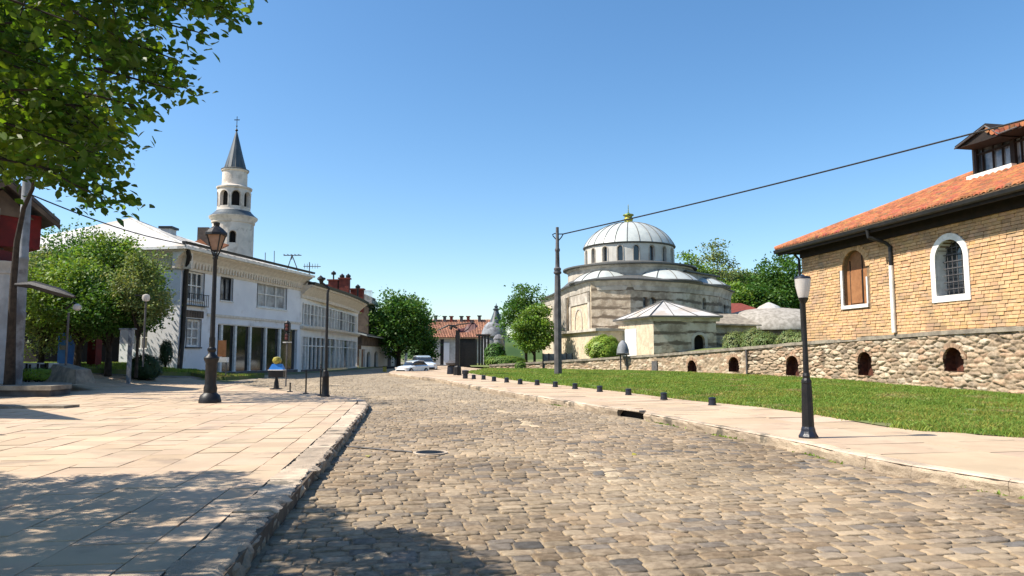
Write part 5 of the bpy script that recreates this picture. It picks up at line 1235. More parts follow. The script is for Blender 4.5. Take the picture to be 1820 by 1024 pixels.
# tall grey pole
gp = P(27, 668, 27.6); gt = P(50, 300, 27.6); gl_ = thing('utility_pole', (gp.x, gp.y, .4), 'tall grey concrete pole rising from the planter beside the red house', 'pole')
mb = MB(); mb.lathe(gp.x, gp.y, [(.24, .4), (.22, 3.2), (.235, 3.25), (.235, 3.4), (.21, 3.45), (.2, 5.4), (.22, 5.43), (.22, 5.5), (.19, 5.55), (.15, 10.6)], 16); mb.build('shaft', M['greypole'], gl_, smooth=True)
mb = MB(); h0 = P(28, 506, 25.2); h1 = P(133, 528, 24.6); mb.tube([h0, h0.lerp(h1, .3) + Vector((0, 0, .12)), h0.lerp(h1, .75) + Vector((0, 0, .05)), h1], [.06, .14, .15, .05], 8); mb.build('arm', M['blackmetal'], gl_, smooth=True)
def lamp_small(u, v0, v1, Y, label, h=None):
    b = P(u, v1, Y); t = P(u, v0, Y); r = thing('street_lamp', (b.x, b.y, b.z), label, 'street lamp', 'street lamps of the square'); mb = MB()
    mb.tube([(b.x, b.y, b.z - .1), (b.x, b.y, t.z - .35)], .04, 6); mb.build('post', M['darkpole'], r); return r, b, t
r, b, t = lamp_small(117, 540, 645, 29, 'thin lamp post with small white shade hung on its right beside the blue kiosk')
mb = MB(); mb.tube([(t.x, t.y, t.z - .2), (t.x + .3, t.y, t.z + .05), (t.x + .5, t.y, t.z - .05)], .035, 6); mb.build('arm', M['blackmetal'], r); mb = MB(); mb.lathe(t.x + .46, t.y, [(.05, t.z - .28), (.14, t.z - .22), (.15, t.z - .08), (.06, t.z)], 12); mb.build('lamp_shade', M['lampglass'], r, smooth=True)
r, b, t = lamp_small(254, 523, 648, 33, 'slim lamp post with one white globe in front of the blossoming tree')
mb = MB(); mb.lathe(b.x, b.y, [(.02, t.z - .34), (.13, t.z - .3), (.17, t.z - .18), (.14, t.z - .04), (.05, t.z)], 14); mb.build('lamp_globe', M['lampglass'], r, smooth=True); mb = MB(); mb.box(b.x - .5, b.x + .1, b.y - .03, b.y + .03, t.z - .08, t.z - .02); mb.build('arm', M['blackmetal'], r)
# ------------------------------------------------------------------ big lantern on the left pavement
def lathe_part(x, y, prof, nm, m, par, n=20, smooth=True): mb = MB(); mb.lathe(x, y, prof, n); return mb.build(nm, m, par, smooth=smooth)
lb_ = G(373, 716, KL); H = P(379, 395, lb_.y).z; X, Y_ = lb_.x, lb_.y; Z = lb_.z; z_of = lambda v: P(376, v, Y_).z
pw_ = (P(400, 600, Y_).x - P(300, 600, Y_).x) / 100
r = thing('lantern_post', (X, Y_, Z), 'tall black lantern post with thick fluted base on the left pavement', 'street lamp')
lathe_part(X, Y_, [(19 * pw_, Z), (19 * pw_, Z + .08), (16.5 * pw_, z_of(703)), (11 * pw_, z_of(698))], 'base_plate', M['blackmetal'], r, 24)
lathe_part(X, Y_, [(11 * pw_, z_of(698.5)), (11.5 * pw_, z_of(690)), (9.5 * pw_, z_of(682)), (9.8 * pw_, z_of(646)), (12.5 * pw_, z_of(640)), (13 * pw_, z_of(637)), (12.5 * pw_, z_of(635)), (7 * pw_, z_of(630)), (6 * pw_, z_of(626)), (7.5 * pw_, z_of(623)), (7.5 * pw_, z_of(620)), (5 * pw_, z_of(617)), (5.2 * pw_, z_of(600))], 'pedestal', M['blackmetal'], r, 24)
lathe_part(X, Y_, [(4.3 * pw_, z_of(600)), (3.6 * pw_, z_of(500)), (3.4 * pw_, z_of(462)), (4.6 * pw_, z_of(460)), (4.6 * pw_, z_of(457)), (3, z_of(457)) if False else (2.5 * pw_, z_of(455)), (2.5 * pw_, z_of(450))], 'post', M['blackmetal'], r, 16)
def lantern(X, Y_, zb, zt, rb_, rt_, par, pane, rot=math.pi / 4):
    mb = MB()
    for k in range(4):
        a = rot + k * math.pi / 2; p = Vector((X + rb_ * math.cos(a), Y_ + rb_ * math.sin(a), zb)); q = Vector((X + rt_ * math.cos(a), Y_ + rt_ * math.sin(a), zt)); mb.tube([p, q], .022, 5); mb.tube([(X, Y_, zb - .32), p], .025, 5)
        a2 = a + math.pi / 2; p2 = Vector((X + rb_ * math.cos(a2), Y_ + rb_ * math.sin(a2), zb)); q2 = Vector((X + rt_ * math.cos(a2), Y_ + rt_ * math.sin(a2), zt)); mb.tube([p, p2], .022, 5); mb.tube([q, q2], .03, 5)
    fr_ = mb.build('lantern_frame', M['blackmetal'], par)
    mb = MB(); c = [(X + .97 * rr_ * math.cos(rot + k * math.pi / 2), Y_ + .97 * rr_ * math.sin(rot + k * math.pi / 2), z) for rr_, z in ((rb_, zb), (rt_, zt)) for k in range(4)]; mb.add(c, [(0, 1, 5, 4), (1, 2, 6, 5), (2, 3, 7, 6), (3, 0, 4, 7)]); mb.build('pane', pane, fr_)
    return fr_
zt_, zb_ = z_of(417), z_of(446); lantern(X, Y_, zb_, zt_, 7.5 * pw_, 17.5 * pw_, r, M['lampclear'])
lathe_part(X, Y_, [(20 * pw_, zt_ - .03), (20 * pw_, zt_ + .04), (12 * pw_, z_of(407)), (5 * pw_, z_of(402)), (5.5 * pw_, z_of(400)), (6.5 * pw_, z_of(396)), (3 * pw_, z_of(395))], 'lantern_roof', M['blackmetal'], r, 8, False)
# second lamp with bollard foot
b2 = G(578, 706, KL * .9); z2 = lambda v: P(577, v, b2.y).z; pw_ = .01 * (P(600, 600, b2.y).x - P(500, 600, b2.y).x)
r = thing('street_lamp', tuple(b2), 'slim black double headed lamp post rising from a stout bollard at the corner', 'street lamp', 'street lamps of the square')
lathe_part(b2.x, b2.y, [(8.5 * pw_, b2.z), (8 * pw_, b2.z + .06), (6.5 * pw_, z2(700)), (5.8 * pw_, z2(672)), (6.4 * pw_, z2(671)), (6.4 * pw_, z2(668)), (4.8 * pw_, z2(662)), (5 * pw_, z2(660)), (3.5 * pw_, z2(658))], 'bollard', M['blackmetal'], r)
lathe_part(b2.x, b2.y, [(2.6 * pw_, z2(659)), (2.4 * pw_, z2(560)), (2.3 * pw_, z2(522)), (1.5 * pw_, z2(516))], 'post', M['blackmetal'], r, 12)
mb = MB(); mb.tube([(b2.x, b2.y, z2(520)), (b2.x + .05, b2.y, z2(513)), (b2.x - .1, b2.y, z2(507)), P(571, 502, b2.y)], .045, 6); mb.build('arm', M['blackmetal'], r)
p = P(571, 502, b2.y); mb = MB(); mb.lathe(p.x, p.y, [(.04, p.z - .06), (.07, p.z), (.08, p.z + .05), (.16, p.z + .12), (.14, p.z + .17)], 10); mb.build('lamp_head', M['blackmetal'], r)
# traffic light behind
tb = G(508, 684, .1); tz_ = lambda v: P(507, v, tb.y).z
r = thing('traffic_light', tuple(tb), 'thin traffic light post with dark stacked signal heads before the shopfront', 'traffic light'); mb = MB(); mb.tube([(tb.x, tb.y, tb.z - .1), (tb.x, tb.y, tz_(600))], .035, 6); mb.build('post', M['darkpole'], r)
for v0, v1, w in ((574, 590, .13), (592, 606, .10)):
    mb = MB(); mb.box(tb.x - w, tb.x + w, tb.y - .12, tb.y + .12, tz_(v1), tz_(v0)); mb.lathe(tb.x, tb.y - .02, [(w * 1.1, tz_(v0)), (.02, tz_(v0) + .12)], 8); hd_ = mb.build('signal_head', M['blackmetal'], r)
    for k in range(2):
        z = tz_(v1) + (tz_(v0) - tz_(v1)) * (.3 + .4 * k); mb = MB(); M_ = Matrix.Translation((tb.x, tb.y - .12, z)) @ Matrix.Rotation(math.pi / 2, 4, 'X')
        q = MB(); q.lathe(0, 0, [(.075, -.01), (.075, .03), (.05, .04)], 12); mb.add([M_ @ Vector(v) for v in q.v], q.f); mb.build('lens', M['stain'], hd_)
mb = MB(); mb.box(tb.x - .2, tb.x + .22, tb.y - .04, tb.y + .04, tz_(609.5), tz_(607.5)); mb.build('crossbar', M['whitepaint'], r)
# pedestal stand with blue box and golden ball
pb_ = G(491, 692, KL); r = thing('pedestal_stand', tuple(pb_), 'black pedestal stand carrying a blue and white box topped by a golden ball', 'stand'); zf = lambda v: P(491, v, pb_.y).z
lathe_part(pb_.x, pb_.y, [(.26, pb_.z), (.26, pb_.z + .03), (.11, pb_.z + .06), (.09, zf(680)), (.05, zf(672)), (.05, zf(668))], 'pedestal', M['blackmetal'], r)
mb = MB(); q0, q1 = P(479, 670, pb_.y).x, P(505, 670, pb_.y).x; mb.box(q0, q1, pb_.y - .15, pb_.y + .15, zf(671), zf(658)); bxx = mb.build('box', M['blackmetal'], r)
mb = MB(); mb.hexa([(q0, pb_.y - .17, zf(657.5)), (q1, pb_.y - .17, zf(657.5)), (q1, pb_.y + .17, zf(657.5)), (q0, pb_.y + .17, zf(657.5)), (q0 + .12, pb_.y - .1, zf(647)), (q1 - .1, pb_.y - .1, zf(647)), (q1 - .1, pb_.y + .1, zf(647)), (q0 + .12, pb_.y + .1, zf(647))]); mb.build('cover', M['blue'], r)
mb = MB(); mb.box(q0 - .02, q1 + .02, pb_.y - .2, pb_.y + .2, zf(658.5), zf(656.9)); mb.build('rim', M['whitepaint'], r)
lathe_part(pb_.x, pb_.y, [(.08, zf(648)), (.17, zf(644)), (.19, zf(640)), (.14, zf(635.5)), (.02, zf(634))], 'ball', M['yellow'], r)
# thin railing posts
for u, v0, v1, lab in ((515.5, 680, 697, 'short thin dark rod standing on the corner between the stand and the tall rod'), (543.5, 658, 700, 'tall thin dark rod with small foot, left of the slim lamp post'), (569.5, 657, 704, 'thin dark rod standing close against the stout bollard')):
    b = G(u, v1, KL); t = P(u, v0, b.y); mb = MB(); mb.tube([(b.x, b.y, b.z), (b.x, b.y, t.z)], .03, 6); mb.lathe(b.x, b.y, [(.12, b.z), (.11, b.z + .03), (.03, b.z + .05)], 8); tag(mb.build('rod_post', M['blackmetal']), lab, 'post', 'thin rods at the pavement corner')
# ------------------------------------------------------------------ right lamp
lb3 = G(1437, 778, KR); Y_ = lb3.y; X = lb3.x; Z = lb3.z; zr = lambda v: P(1430, v, Y_).z; pw_ = .01 * (P(1500, 650, Y_).x - P(1400, 650, Y_).x)
r = thing('street_lamp', tuple(lb3), 'black lamp post with one frosted tapered shade on the right pavement', 'street lamp', 'street lamps of the square')
lathe_part(X, Y_, [(17 * pw_, Z), (17 * pw_, Z + .03), (14 * pw_, zr(770)), (12.5 * pw_, zr(766)), (12 * pw_, zr(762)), (10.6 * pw_, zr(758))], 'base_plate', M['bolt'], r, 10, False)
lathe_part(X, Y_, [(10.6 * pw_, zr(758.5)), (9 * pw_, zr(690)), (8.5 * pw_, zr(682)), (9.2 * pw_, zr(680)), (8.6 * pw_, zr(676)), (6 * pw_, zr(672)), (6.8 * pw_, zr(668)), (5.2 * pw_, zr(663))], 'pedestal', M['blackmetal'], r, 10, False)
lathe_part(X, Y_, [(5 * pw_, zr(664)), (4.2 * pw_, zr(600)), (3.6 * pw_, zr(540)), (5 * pw_, zr(538)), (8 * pw_, zr(533)), (9 * pw_, zr(529.5))], 'post', M['blackmetal'], r, 14)
lathe_part(X, Y_, [(8 * pw_, zr(529.3)), (9.5 * pw_, zr(525)), (13 * pw_, zr(508)), (13.6 * pw_, zr(496))], 'lamp_shade', M['lampglass'], r, 20)
lathe_part(X, Y_, [(14 * pw_, zr(495.8)), (13.2 * pw_, zr(492)), (5 * pw_, zr(490.5)), (1.5 * pw_, zr(488))], 'cap', M['bolt'], r, 20)
# utility pole with cable
ub = G(991, 667, KR); Y_ = ub.y; zu = lambda v: P(991, v, Y_).z; pw_ = .01 * (P(1000, 500, Y_).x - P(900, 500, Y_).x); X = P(991, 500, Y_).x
r = thing('utility_pole', (X, Y_, ub.z), 'dark grey utility pole with collars standing in the right hand grass', 'pole')
lathe_part(X, Y_, [(6.8 * pw_, ub.z - .1), (6.4 * pw_, zu(560)), (5.0 * pw_, zu(490))], 'shaft', M['darkpole'], r, 8, False)
lathe_part(X, Y_, [(4.8 * pw_, zu(491)), (4.6 * pw_, zu(488)), (7 * pw_, zu(486)), (7 * pw_, zu(483)), (5.2 * pw_, zu(482)), (6.4 * pw_, zu(480)), (6.4 * pw_, zu(477)), (4 * pw_, zu(475)), (3.5 * pw_, zu(448)), (4.6 * pw_, zu(446)), (4.6 * pw_, zu(443)), (3.3 * pw_, zu(441)), (2.7 * pw_, zu(404))], 'upper_shaft', M['darkpole'], r, 12)
mb = MB(); q = P(1001, 416, Y_); mb.tube([(X, Y_, zu(430)), (X + .25, Y_, zu(422)), q], .035, 5); mb.tube([(X, Y_, zu(428)), (X - .25, Y_, zu(420)), (X - .3, Y_, zu(417)), (X - .15, Y_, zu(415)), (X, Y_, zu(416)), q], .035, 5); mb.build('bracket', M['blackmetal'], r)
ce_ = P(1820, 201, 19); dd = (ce_ - q); far_c = q + dd * 1.5; pts = []
for i in range(41): t = i / 40; p = q.lerp(far_c, t); p.z -= .22 * math.sin(math.pi * t); pts.append(p)
mb = MB(); mb.tube(pts, [.04 - .022 * i / 40 for i in range(41)], 6); tag(mb.build('overhead_cable', M['blackmetal']), 'single dark overhead cable running from the utility pole over the brick building', 'cable')
mb = MB(); a = P(155, 398, 30); b = AF(A_s0 - .9, AEZ + .1, .9); a0 = Vector((gp.x, gp.y, 8.0)); pts = [a0.lerp(b, i / 24) - Vector((0, 0, .25 * math.sin(math.pi * i / 24))) for i in range(25)]; mb.tube(pts, .03, 5); tag(mb.build('overhead_cable', M['blackmetal']), 'thin cable from the grey pole to the white building eaves', 'cable')
# ------------------------------------------------------------------ bollards along the grass
bol = [(842, 674, 8.0), (859.5, 675, 8.2), (878, 678, 8.5), (900.5, 680, 8.5), (924.5, 683, 8.5), (954.7, 684.6, 8.5), (987, 688, 8.5), (1022, 691.4, 9), (1066, 696.7, 10), (1117, 702.4, 10), (1180, 710.4, 10.5), (1266, 720.3, 12)]
places = ['farthest low bollard, beside the tall round headed post', 'second low bollard from the far end of the row', 'third low bollard from the far end of the row', 'fourth low bollard from the far end of the row', 'fifth low bollard from the far end, left of the utility pole', 'low bollard just left of the foot of the utility pole', 'low bollard in front of the foot of the utility pole', 'low bollard just right of the utility pole foot', 'fourth low bollard back from the near end of the row', 'third low bollard back from the near end, by the storm drain', 'second low bollard back from the near end of the row', 'nearest and largest looking low black bollard of the row']
first = None
for i, (u, v, hp) in enumerate(bol[::-1]):
    p = G(u, v, KR)
    if first is None:
        first = thing('low_bollard', tuple(p), places[::-1][i], 'bollard', 'low black bollards between pavement and grass'); h = .235; w = .115
        lathe_part(p.x, p.y, [(w * 1.15, p.z), (w * 1.15, p.z + .02), (w, p.z + .03), (w * .92, p.z + h * .78), (w * .8, p.z + h * .8)], 'body', M['bolt'], first, 14)
        lathe_part(p.x, p.y, [(w * 1.02, p.z + h * .8), (w * 1.02, p.z + h * .9), (w * .7, p.z + h), (w * .1, p.z + h * 1.03)], 'cap', M['bolt'], first, 14)
    else: dup(first, tuple(p), places[::-1][i])
for u, v0, v1, w, lab in ((802.5, 641, 665, .2, 'short stout dark post with a big round grey head near the end of the kerb'),):
    p = G(u, v1, KR); t = P(u, v0, p.y).z; r = thing('round_headed_post', tuple(p), lab, 'post'); lathe_part(p.x, p.y, [(.3, p.z), (.26, p.z + (t - p.z) * .6), (.2, p.z + (t - p.z) * .62)], 'body', M['bolt'], r); lathe_part(p.x + .05, p.y, [(.05, p.z + (t - p.z) * .58), (.4, p.z + (t - p.z) * .7), (.45, t - .15), (.15, t)], 'head', M['darkpole'], r)
p = G(827, 673, KR); t = P(827, 658, p.y).z; r = thing('tall_bollard', tuple(p), 'taller black bollard with flared top at the far end of the row', 'bollard'); lathe_part(p.x, p.y, [(.14, p.z), (.13, p.z + .3), (.18, t - .2), (.19, t - .02), (.1, t)], 'body', M['bolt'], r)
# odd post with swept brown canopy
p = G(813, 667, KR); zq = lambda v: P(813, v, p.y).z; r = thing('canopy_post', tuple(p), 'dark square post with a swept reddish brown canopy flying to the right', 'post')
mb = MB(); mb.box(p.x - .13, p.x + .13, p.y - .13, p.y + .13, p.z - .05, zq(587)); mb.lathe(p.x, p.y, [(.25, p.z), (.22, p.z + .5), (.12, p.z + .6)], 8); mb.build('post', M['blackmetal'], r)
mb = MB(); up_ = [(813, 584), (818, 585), (826, 583), (832, 575), (838, 572), (844, 575), (849, 580)]; lo_ = [(813, 586), (817, 591), (824, 591), (833, 590), (840, 587), (845, 584), (849, 581)]
for i in range(6):
    yo = [.0, .25, .45, .3, .1, .0, 0]; a, b, c, d = P(*up_[i], p.y + yo[i]), P(*up_[i + 1], p.y + yo[i + 1]), P(*lo_[i + 1], p.y - .4 + yo[i + 1]), P(*lo_[i], p.y - .4 + yo[i]); mb.hexa([d, c, c + Vector((0, .3, .03)), d + Vector((0, .3, .03)), a, b, b + Vector((0, .3, .03)), a + Vector((0, .3, .03))])
mb.build('canopy', M['stain'], r)
mb = MB(); mb.tube([P(813, 583, p.y), P(803, 579, p.y), P(797, 578, p.y), P(785, 584, p.y), P(777, 588, p.y)], [.08, .06, .06, .05, .03], 6); mb.tube([P(803, 579, p.y), P(801, 586, p.y)], .1, 6); mb.tube([P(803, 579, p.y), P(842, 573, p.y)], .04, 5); mb.build('arm', M['blackmetal'], r)
# sign stand in front of the wall
s_ = wall_s(1106, 1); p = WF(s_, 0, 1.2); zq = lambda v: P(1106, v, p.y).z; r = thing('meter_box', (p.x, p.y, g(p.x, p.y)), 'grey green rounded box on two thin posts in front of the stone wall', 'box')
a, b = P(1096, 620, p.y).x, P(1118, 620, p.y).x; mb = MB(); mb.lathe((a + b) / 2, p.y, [((b - a) / 2, zq(628)), ((b - a) / 2 * .98, zq(622)), ((b - a) / 2 * .7, zq(612)), ((b - a) / 2 * .35, zq(607)), (.05, zq(605))], 10); mb.build('hood', M['greypole'], r, smooth=True)
mb = MB(); mb.box(a, b, p.y - .2, p.y + .2, zq(631), zq(628.2)); mb.build('shelf', M['darkpole'], r)
for u in (1103, 1114): x = P(u, 640, p.y).x; mb = MB(); mb.box(x - .05, x + .05, p.y - .05, p.y + .05, g(p.x, p.y), zq(631)); mb.build('leg', M['darkpole'], r)
# long dark panel behind the wall
s_ = wall_s(990, 1); p = WF(s_, 0, -1.2); a, b = P(965, 634, p.y), P(1017, 634, p.y); mb = MB(); mb.box(a.x, b.x, p.y, p.y + .15, .6, P(990, 629, p.y).z)
r = thing('board_fence', (p.x, p.y, .8), 'low long blue black board fence behind the wall coping', 'fence'); mb.build('panel', M['slate'], r)
mb = MB()
for k in range(6): x = a.x + (b.x - a.x) * k / 5; mb.box(x - .05, x + .05, p.y - .06, p.y - .003, .6, P(990, 628, p.y).z)
mb.build('slat', M['blackmetal'], r)
# ------------------------------------------------------------------ cars
def car(p, ang, sc_, label, hatch=True, col=M['carpaint']):
    Mx = Matrix.Translation((p.x, p.y, p.z)) @ Matrix.Rotation(ang, 4, 'Z') @ Matrix.Scale(sc_, 4)
    r = thing('parked_car', tuple(p), label, 'car', 'pale cars parked at the end of the street')
    # body along x, front at -x ; sections of a rounded hull
    def hull(sect, nm, m, par):
        mb = MB(); vs_, fs = [], []; m_ = 12
        for (x, w, z0, z1, rr_) in sect:
            for k in range(m_):
                a = 2 * math.pi * (k + .5) / m_; cx_, sx_ = math.cos(a), math.sin(a); ex = lambda c: math.copysign(abs(c) ** rr_, c)
                vs_.append(Mx @ Vector((x, ex(cx_) * w, (z0 + z1) / 2 + ex(sx_) * (z1 - z0) / 2)))
        for i in range(len(sect) - 1):
            for k in range(m_): fs.append((i * m_ + k, i * m_ + (k + 1) % m_, (i + 1) * m_ + (k + 1) % m_, (i + 1) * m_ + k))
        fs += [tuple(range(m_))[::-1], tuple((len(sect) - 1) * m_ + k for k in range(m_))]; mb.add(vs_, fs); return mb.build(nm, m, par, smooth=True)
    bd_ = hull([(-2.05, .62, .35, .62, .5), (-1.95, .78, .25, .74, .45), (-1.4, .84, .22, .86, .4), (-.8, .86, .2, .95, .4), (1.2, .86, .2, 1.0, .4), (1.85, .84, .24, .98, .4), (2.02, .76, .32, .85, .45)], 'body', col, r)
    hull([(-.95, .70, .8, .92, .5), (-.35, .68, .8, 1.34, .5), (.3, .68, .8, 1.46, .5), (1.2, .68, .8, 1.42, .5), (1.85, .66, .8, 1.0, .5)], 'cabin', M['glass'], r)
    hull([(-.42, .60, 1.28, 1.375, .5), (.3, .63, 1.38, 1.485, .5), (1.2, .62, 1.34, 1.445, .5), (1.4, .6, 1.26, 1.33, .5)], 'roof', col, r)
    for x in (-1.3, 1.3):
        for y in (-.8, .8):
            q = MB(); q.lathe(0, 0, [(.1, -.1), (.31, -.1), (.33, -.06), (.33, .06), (.31, .1), (.1, .1)], 18); mb = MB(); mb.add([Mx @ Matrix.Translation((x, y, .32)) @ Matrix.Rotation(math.pi / 2, 4, 'X') @ Vector(v) for v in q.v], q.f); wh = mb.build('wheel', M['tyre'], r)
            q = MB(); q.lathe(0, 0, [(.19, -.115), (.19, .115)], 12); mb = MB(); mb.add([Mx @ Matrix.Translation((x, y, .32)) @ Matrix.Rotation(math.pi / 2, 4, 'X') @ Vector(v) for v in q.v], q.f); mb.build('rim', M['greyplaster'], wh)
    for y in (-.6, .6):
        mb = MB(); mb.box(-2.06, -1.9, y - .16, y + .16, .58, .72, Mx); mb.build('headlight', M['lampglass'], r)
        mb = MB(); mb.box(1.93, 2.05, y - .13, y + .13, .62, .85, Mx); mb.build('tail_light', M['redlens'], r)
        mb = MB(); mb.box(-.75, -.6, y * 1.52 - .08, y * 1.52 + .08, .93, 1.05, Mx); mb.build('mirror', M['tyre'], r)
    mb = MB(); mb.box(-2.08, -1.98, -.55, .55, .3, .45, Mx); mb.build('bumper', M['tyre'], r)
cf = G(733, 664.5); cr_ = G(752, 658); car(cf, math.radians(60), .70, 'low pale blue grey car parked in front, nose towards the low building', col=M['carpaint']); car(Vector((P(752, 650, 62).x, 62, g(0, 62))), math.radians(110), .95, 'taller pale hatchback parked behind the low car by the round tree')
p = G(684, 661); mb = MB(); mb.box(p.x - .14, p.x + .14, p.y - .2, p.y + .2, p.z, p.z + .45); r = thing('yellow_barrier', tuple(p), 'small yellow and black barrier box on the shaded street edge', 'barrier'); mb.build('panel', M['yellow'], r)
mb = MB(); mb.tube([(p.x + .15, p.y, p.z + .35), (p.x + 1.6, p.y + 1, p.z + .4)], .1, 6); mb.box(p.x - .17, p.x + .17, p.y - .22, p.y + .22, p.z + .452, p.z + .5); mb.build('rail', M['blackmetal'], r)
# ------------------------------------------------------------------ far houses, gate
fh = thing('tiled_house', (-8, 112, .5), 'long low house with brown red tiled roof closing the street', 'house')
Yh = 112; a, b = P(768, 640, Yh), P(866, 640, Yh); ze_ = P(820, 600, Yh).z; zr_ = P(820, 568, Yh + 6).z
mb = MB(); mb.box(a.x, b.x + 1, Yh, Yh + 10, 0, ze_); mb.build('wall', M['greyplaster'], fh)
M['oldtile'] = mat('old_brown_tile', (.36, .19, .12), (.22, .13, .09), .9, 3.0, 1, 6, c3=(.42, .30, .22), s3=1.5)
tl = MB(); rt = random.Random(8); dx = b.x + 2 - a.x + 1
for r_ in range(16):
    for c in range(46):
        t0, t1 = r_ / 16, (r_ + 1.1) / 16; x = a.x - 1 + dx * c / 46; k = rt.uniform(.75, 1.25); tl.cc = (k * 1.1, k, k)
        tl.tube([(x, Yh - .6 + 6.6 * t0, ze_ - .1 + (zr_ - ze_) * t0 + .06), (x, Yh - .6 + 6.6 * t1, ze_ - .1 + (zr_ - ze_) * t1)], .13, 5, False)
mat_ot = M['oldtile']; at_ = mat('old_tile_rows', (.38, .20, .125), (.27, .15, .10), .9, 1.5, attr=True)
rf_ = tl.build('roof', at_, fh, colored=True)
mb = MB(); mb.add([(a.x - 1, Yh - .7, ze_ - .12), (b.x + 2, Yh - .7, ze_ - .12), (b.x + 1.5, Yh + 6, zr_ - .02), (a.x - .5, Yh + 6, zr_ - .02), (a.x - 1, Yh + 12, ze_ - .12), (b.x + 2, Yh + 12, ze_ - .12)], [(0, 1, 2, 3), (3, 2, 5, 4), (1, 5, 2), (0, 3, 4)]); mb.build('underlay', M['mortar'], rf_)
for u in (774, 790, 802, 820, 832, 852): ch(u - 2.5, u + 2.5, 561 + (u % 3), 572, Yh + 5, M['redbrick'] if u in (832, 802) else M['darkpole'], par=rf_, dpt=.6)
mb = MB(); mb.box(P(783, 600, Yh).x, P(789, 600, Yh).x, Yh - .1, Yh + .05, .5, ze_ - .3); mb.box(P(815, 600, Yh).x, P(845, 600, Yh).x, Yh - .1, Yh + .04, ze_ - .9, ze_ - .1); mb.build('shutter', M['blackmetal'], fh)
mb = MB(); mb.box(P(789, 600, Yh).x, P(799, 600, Yh).x, Yh - .12, Yh + .02, .5, ze_ - .8); mb.build('door', M['bluewhite'], fh)
# small domed kiosk with ornament
kk = thing('domed_kiosk', (-2, 98, .5), 'small pale kiosk with grey dome and dark green ornamental spire', 'kiosk'); Yk = 98; zk = lambda v: P(880, v, Yk).z; xk = P(881, 600, Yk).x
lathe_part(xk - .3, Yk + 3, [(1.5, .5), (1.5, zk(600)), (1.75, zk(597)), (1.75, zk(592)), (1.6, zk(586)), (1.3, zk(577)), (.8, zk(571))], 'dome', M['greypole'], kk, 24)
lathe_part(xk, Yk + 3, [(.9, zk(571)), (.75, zk(566)), (.5, zk(557)), (.32, zk(550)), (.5, zk(547)), (.2, zk(545)), (.3, zk(542)), (.08, zk(540)), (.02, zk(536))], 'spire', M['slate'], kk, 12)
lathe_part(P(886, 620, 90).x, 90, [(.5, .5), (.5, P(886, 625, 90).z), (.75, P(886, 614, 90).z), (.55, P(886, 606, 90).z), (.65, P(886, 602, 90).z), (.4, P(886, 596, 90).z), (.1, P(886, 594, 90).z)], 'pillar', M['greypole'], kk, 12)
gt_ = thing('iron_gate', (-4, 84, .5), 'tall dark wrought iron gate and railing across the end of the street', 'gate'); Yg = 84; x0, x1 = P(816, 640, Yg).x, P(846, 640, Yg).x; z0, z1 = .45, P(830, 609, Yg).z
mb = MB(); n_ = 26
for i in range(n_ + 1): x = x0 + (x1 - x0) * i / n_; mb.box(x - .04, x + .04, Yg - .02, Yg + .02, z0, z1 + .1 * math.sin(i))
for z in (z0 + .2, z0 + 1, z1 - .3): mb.box(x0, x1, Yg - .03, Yg + .03, z, z + .08)
mb.build('bars', M['blackmetal'], gt_)
for u in (814, 846, 852, 857, 862, 868): mb = MB(); x = P(u, 620, Yg).x; mb.box(x - .12, x + .12, Yg - .15, Yg + .15, .4, P(850, 595 if u > 850 else 603, Yg).z); mb.build('gate_post', M['blackmetal'], gt_)
mb = MB(); mb.box(P(846, 600, Yg).x, P(872, 600, Yg).x, Yg - .1, Yg + .1, P(850, 598, Yg).z, P(850, 594, Yg).z); mb.build('lintel', M['brown'], gt_)
# blue kiosk, crates, board on the left
Yb = 38.5; a, b = P(104, 600, Yb), P(122, 600, Yb); zz0 = g(a.x, Yb); r = thing('blue_kiosk', ((a.x + b.x) / 2, Yb, zz0), 'narrow bright blue kiosk cabinet standing under the trees', 'kiosk'); mb = MB(); mb.box(a.x, b.x, Yb, Yb + .7, zz0 + .1, P(110, 592, Yb).z); mb.build('cabinet', M['blue'], r)
mb = MB(); mb.box(a.x + .08, b.x - .08, Yb - .02, Yb + .01, P(110, 622, Yb).z, P(110, 614, Yb).z); mb.box(a.x + .08, b.x - .08, Yb - .02, Yb + .01, P(110, 605, Yb).z, P(110, 597, Yb).z); mb.build('sign_panel', M['glassgrey'], r); mb = MB(); mb.box(a.x - .1, b.x + .1, Yb - .1, Yb + .8, P(110, 592, Yb).z + .003, P(110, 590, Yb).z); mb.build('roof', M['blackmetal'], r)
a, b = P(137, 600, Yb), P(152, 600, Yb); r = thing('wooden_crate', ((a.x + b.x) / 2, Yb + 1, zz0), 'tall reddish brown cupboard beside the blue kiosk in deep shade', 'cupboard'); mb = MB(); mb.box(a.x, b.x, Yb + 1, Yb + 1.6, zz0, P(140, 597, Yb + 1).z); mb.build('body', M['redpaint'], r); mb = MB()
for k in range(4): mb.box(P(146, 600, Yb).x, b.x - .05, Yb + .97, Yb + .995, P(140, 600 + 6 * k + 3, Yb).z, P(140, 600 + 6 * k - 1, Yb).z)
mb.build('drawer', M['brown'], r)
Ys = 34; a, b = P(213, 600, Ys), P(238, 600, Ys); pz0 = g(a.x, Ys) + KL; r = thing('notice_board', ((a.x + b.x) / 2, Ys, pz0), 'small pale notice board on a post in the lawn by the slender tree', 'sign board'); mb = MB(); mb.box(a.x, b.x, Ys, Ys + .06, P(220, 611, Ys).z, P(220, 586, Ys).z); mb.build('board', M['greyplaster'], r); mb = MB(); mb.box(b.x - .25, b.x - .1, Ys - .03, Ys + .1, pz0 - .1, P(220, 584, Ys).z); mb.build('post', M['greypole'], r); mb = MB(); mb.box(a.x - .05, b.x + .08, Ys - .03, Ys + .1, P(220, 585.9, Ys).z, P(220, 583.5, Ys).z); mb.build('rail', M['greypole'], r)
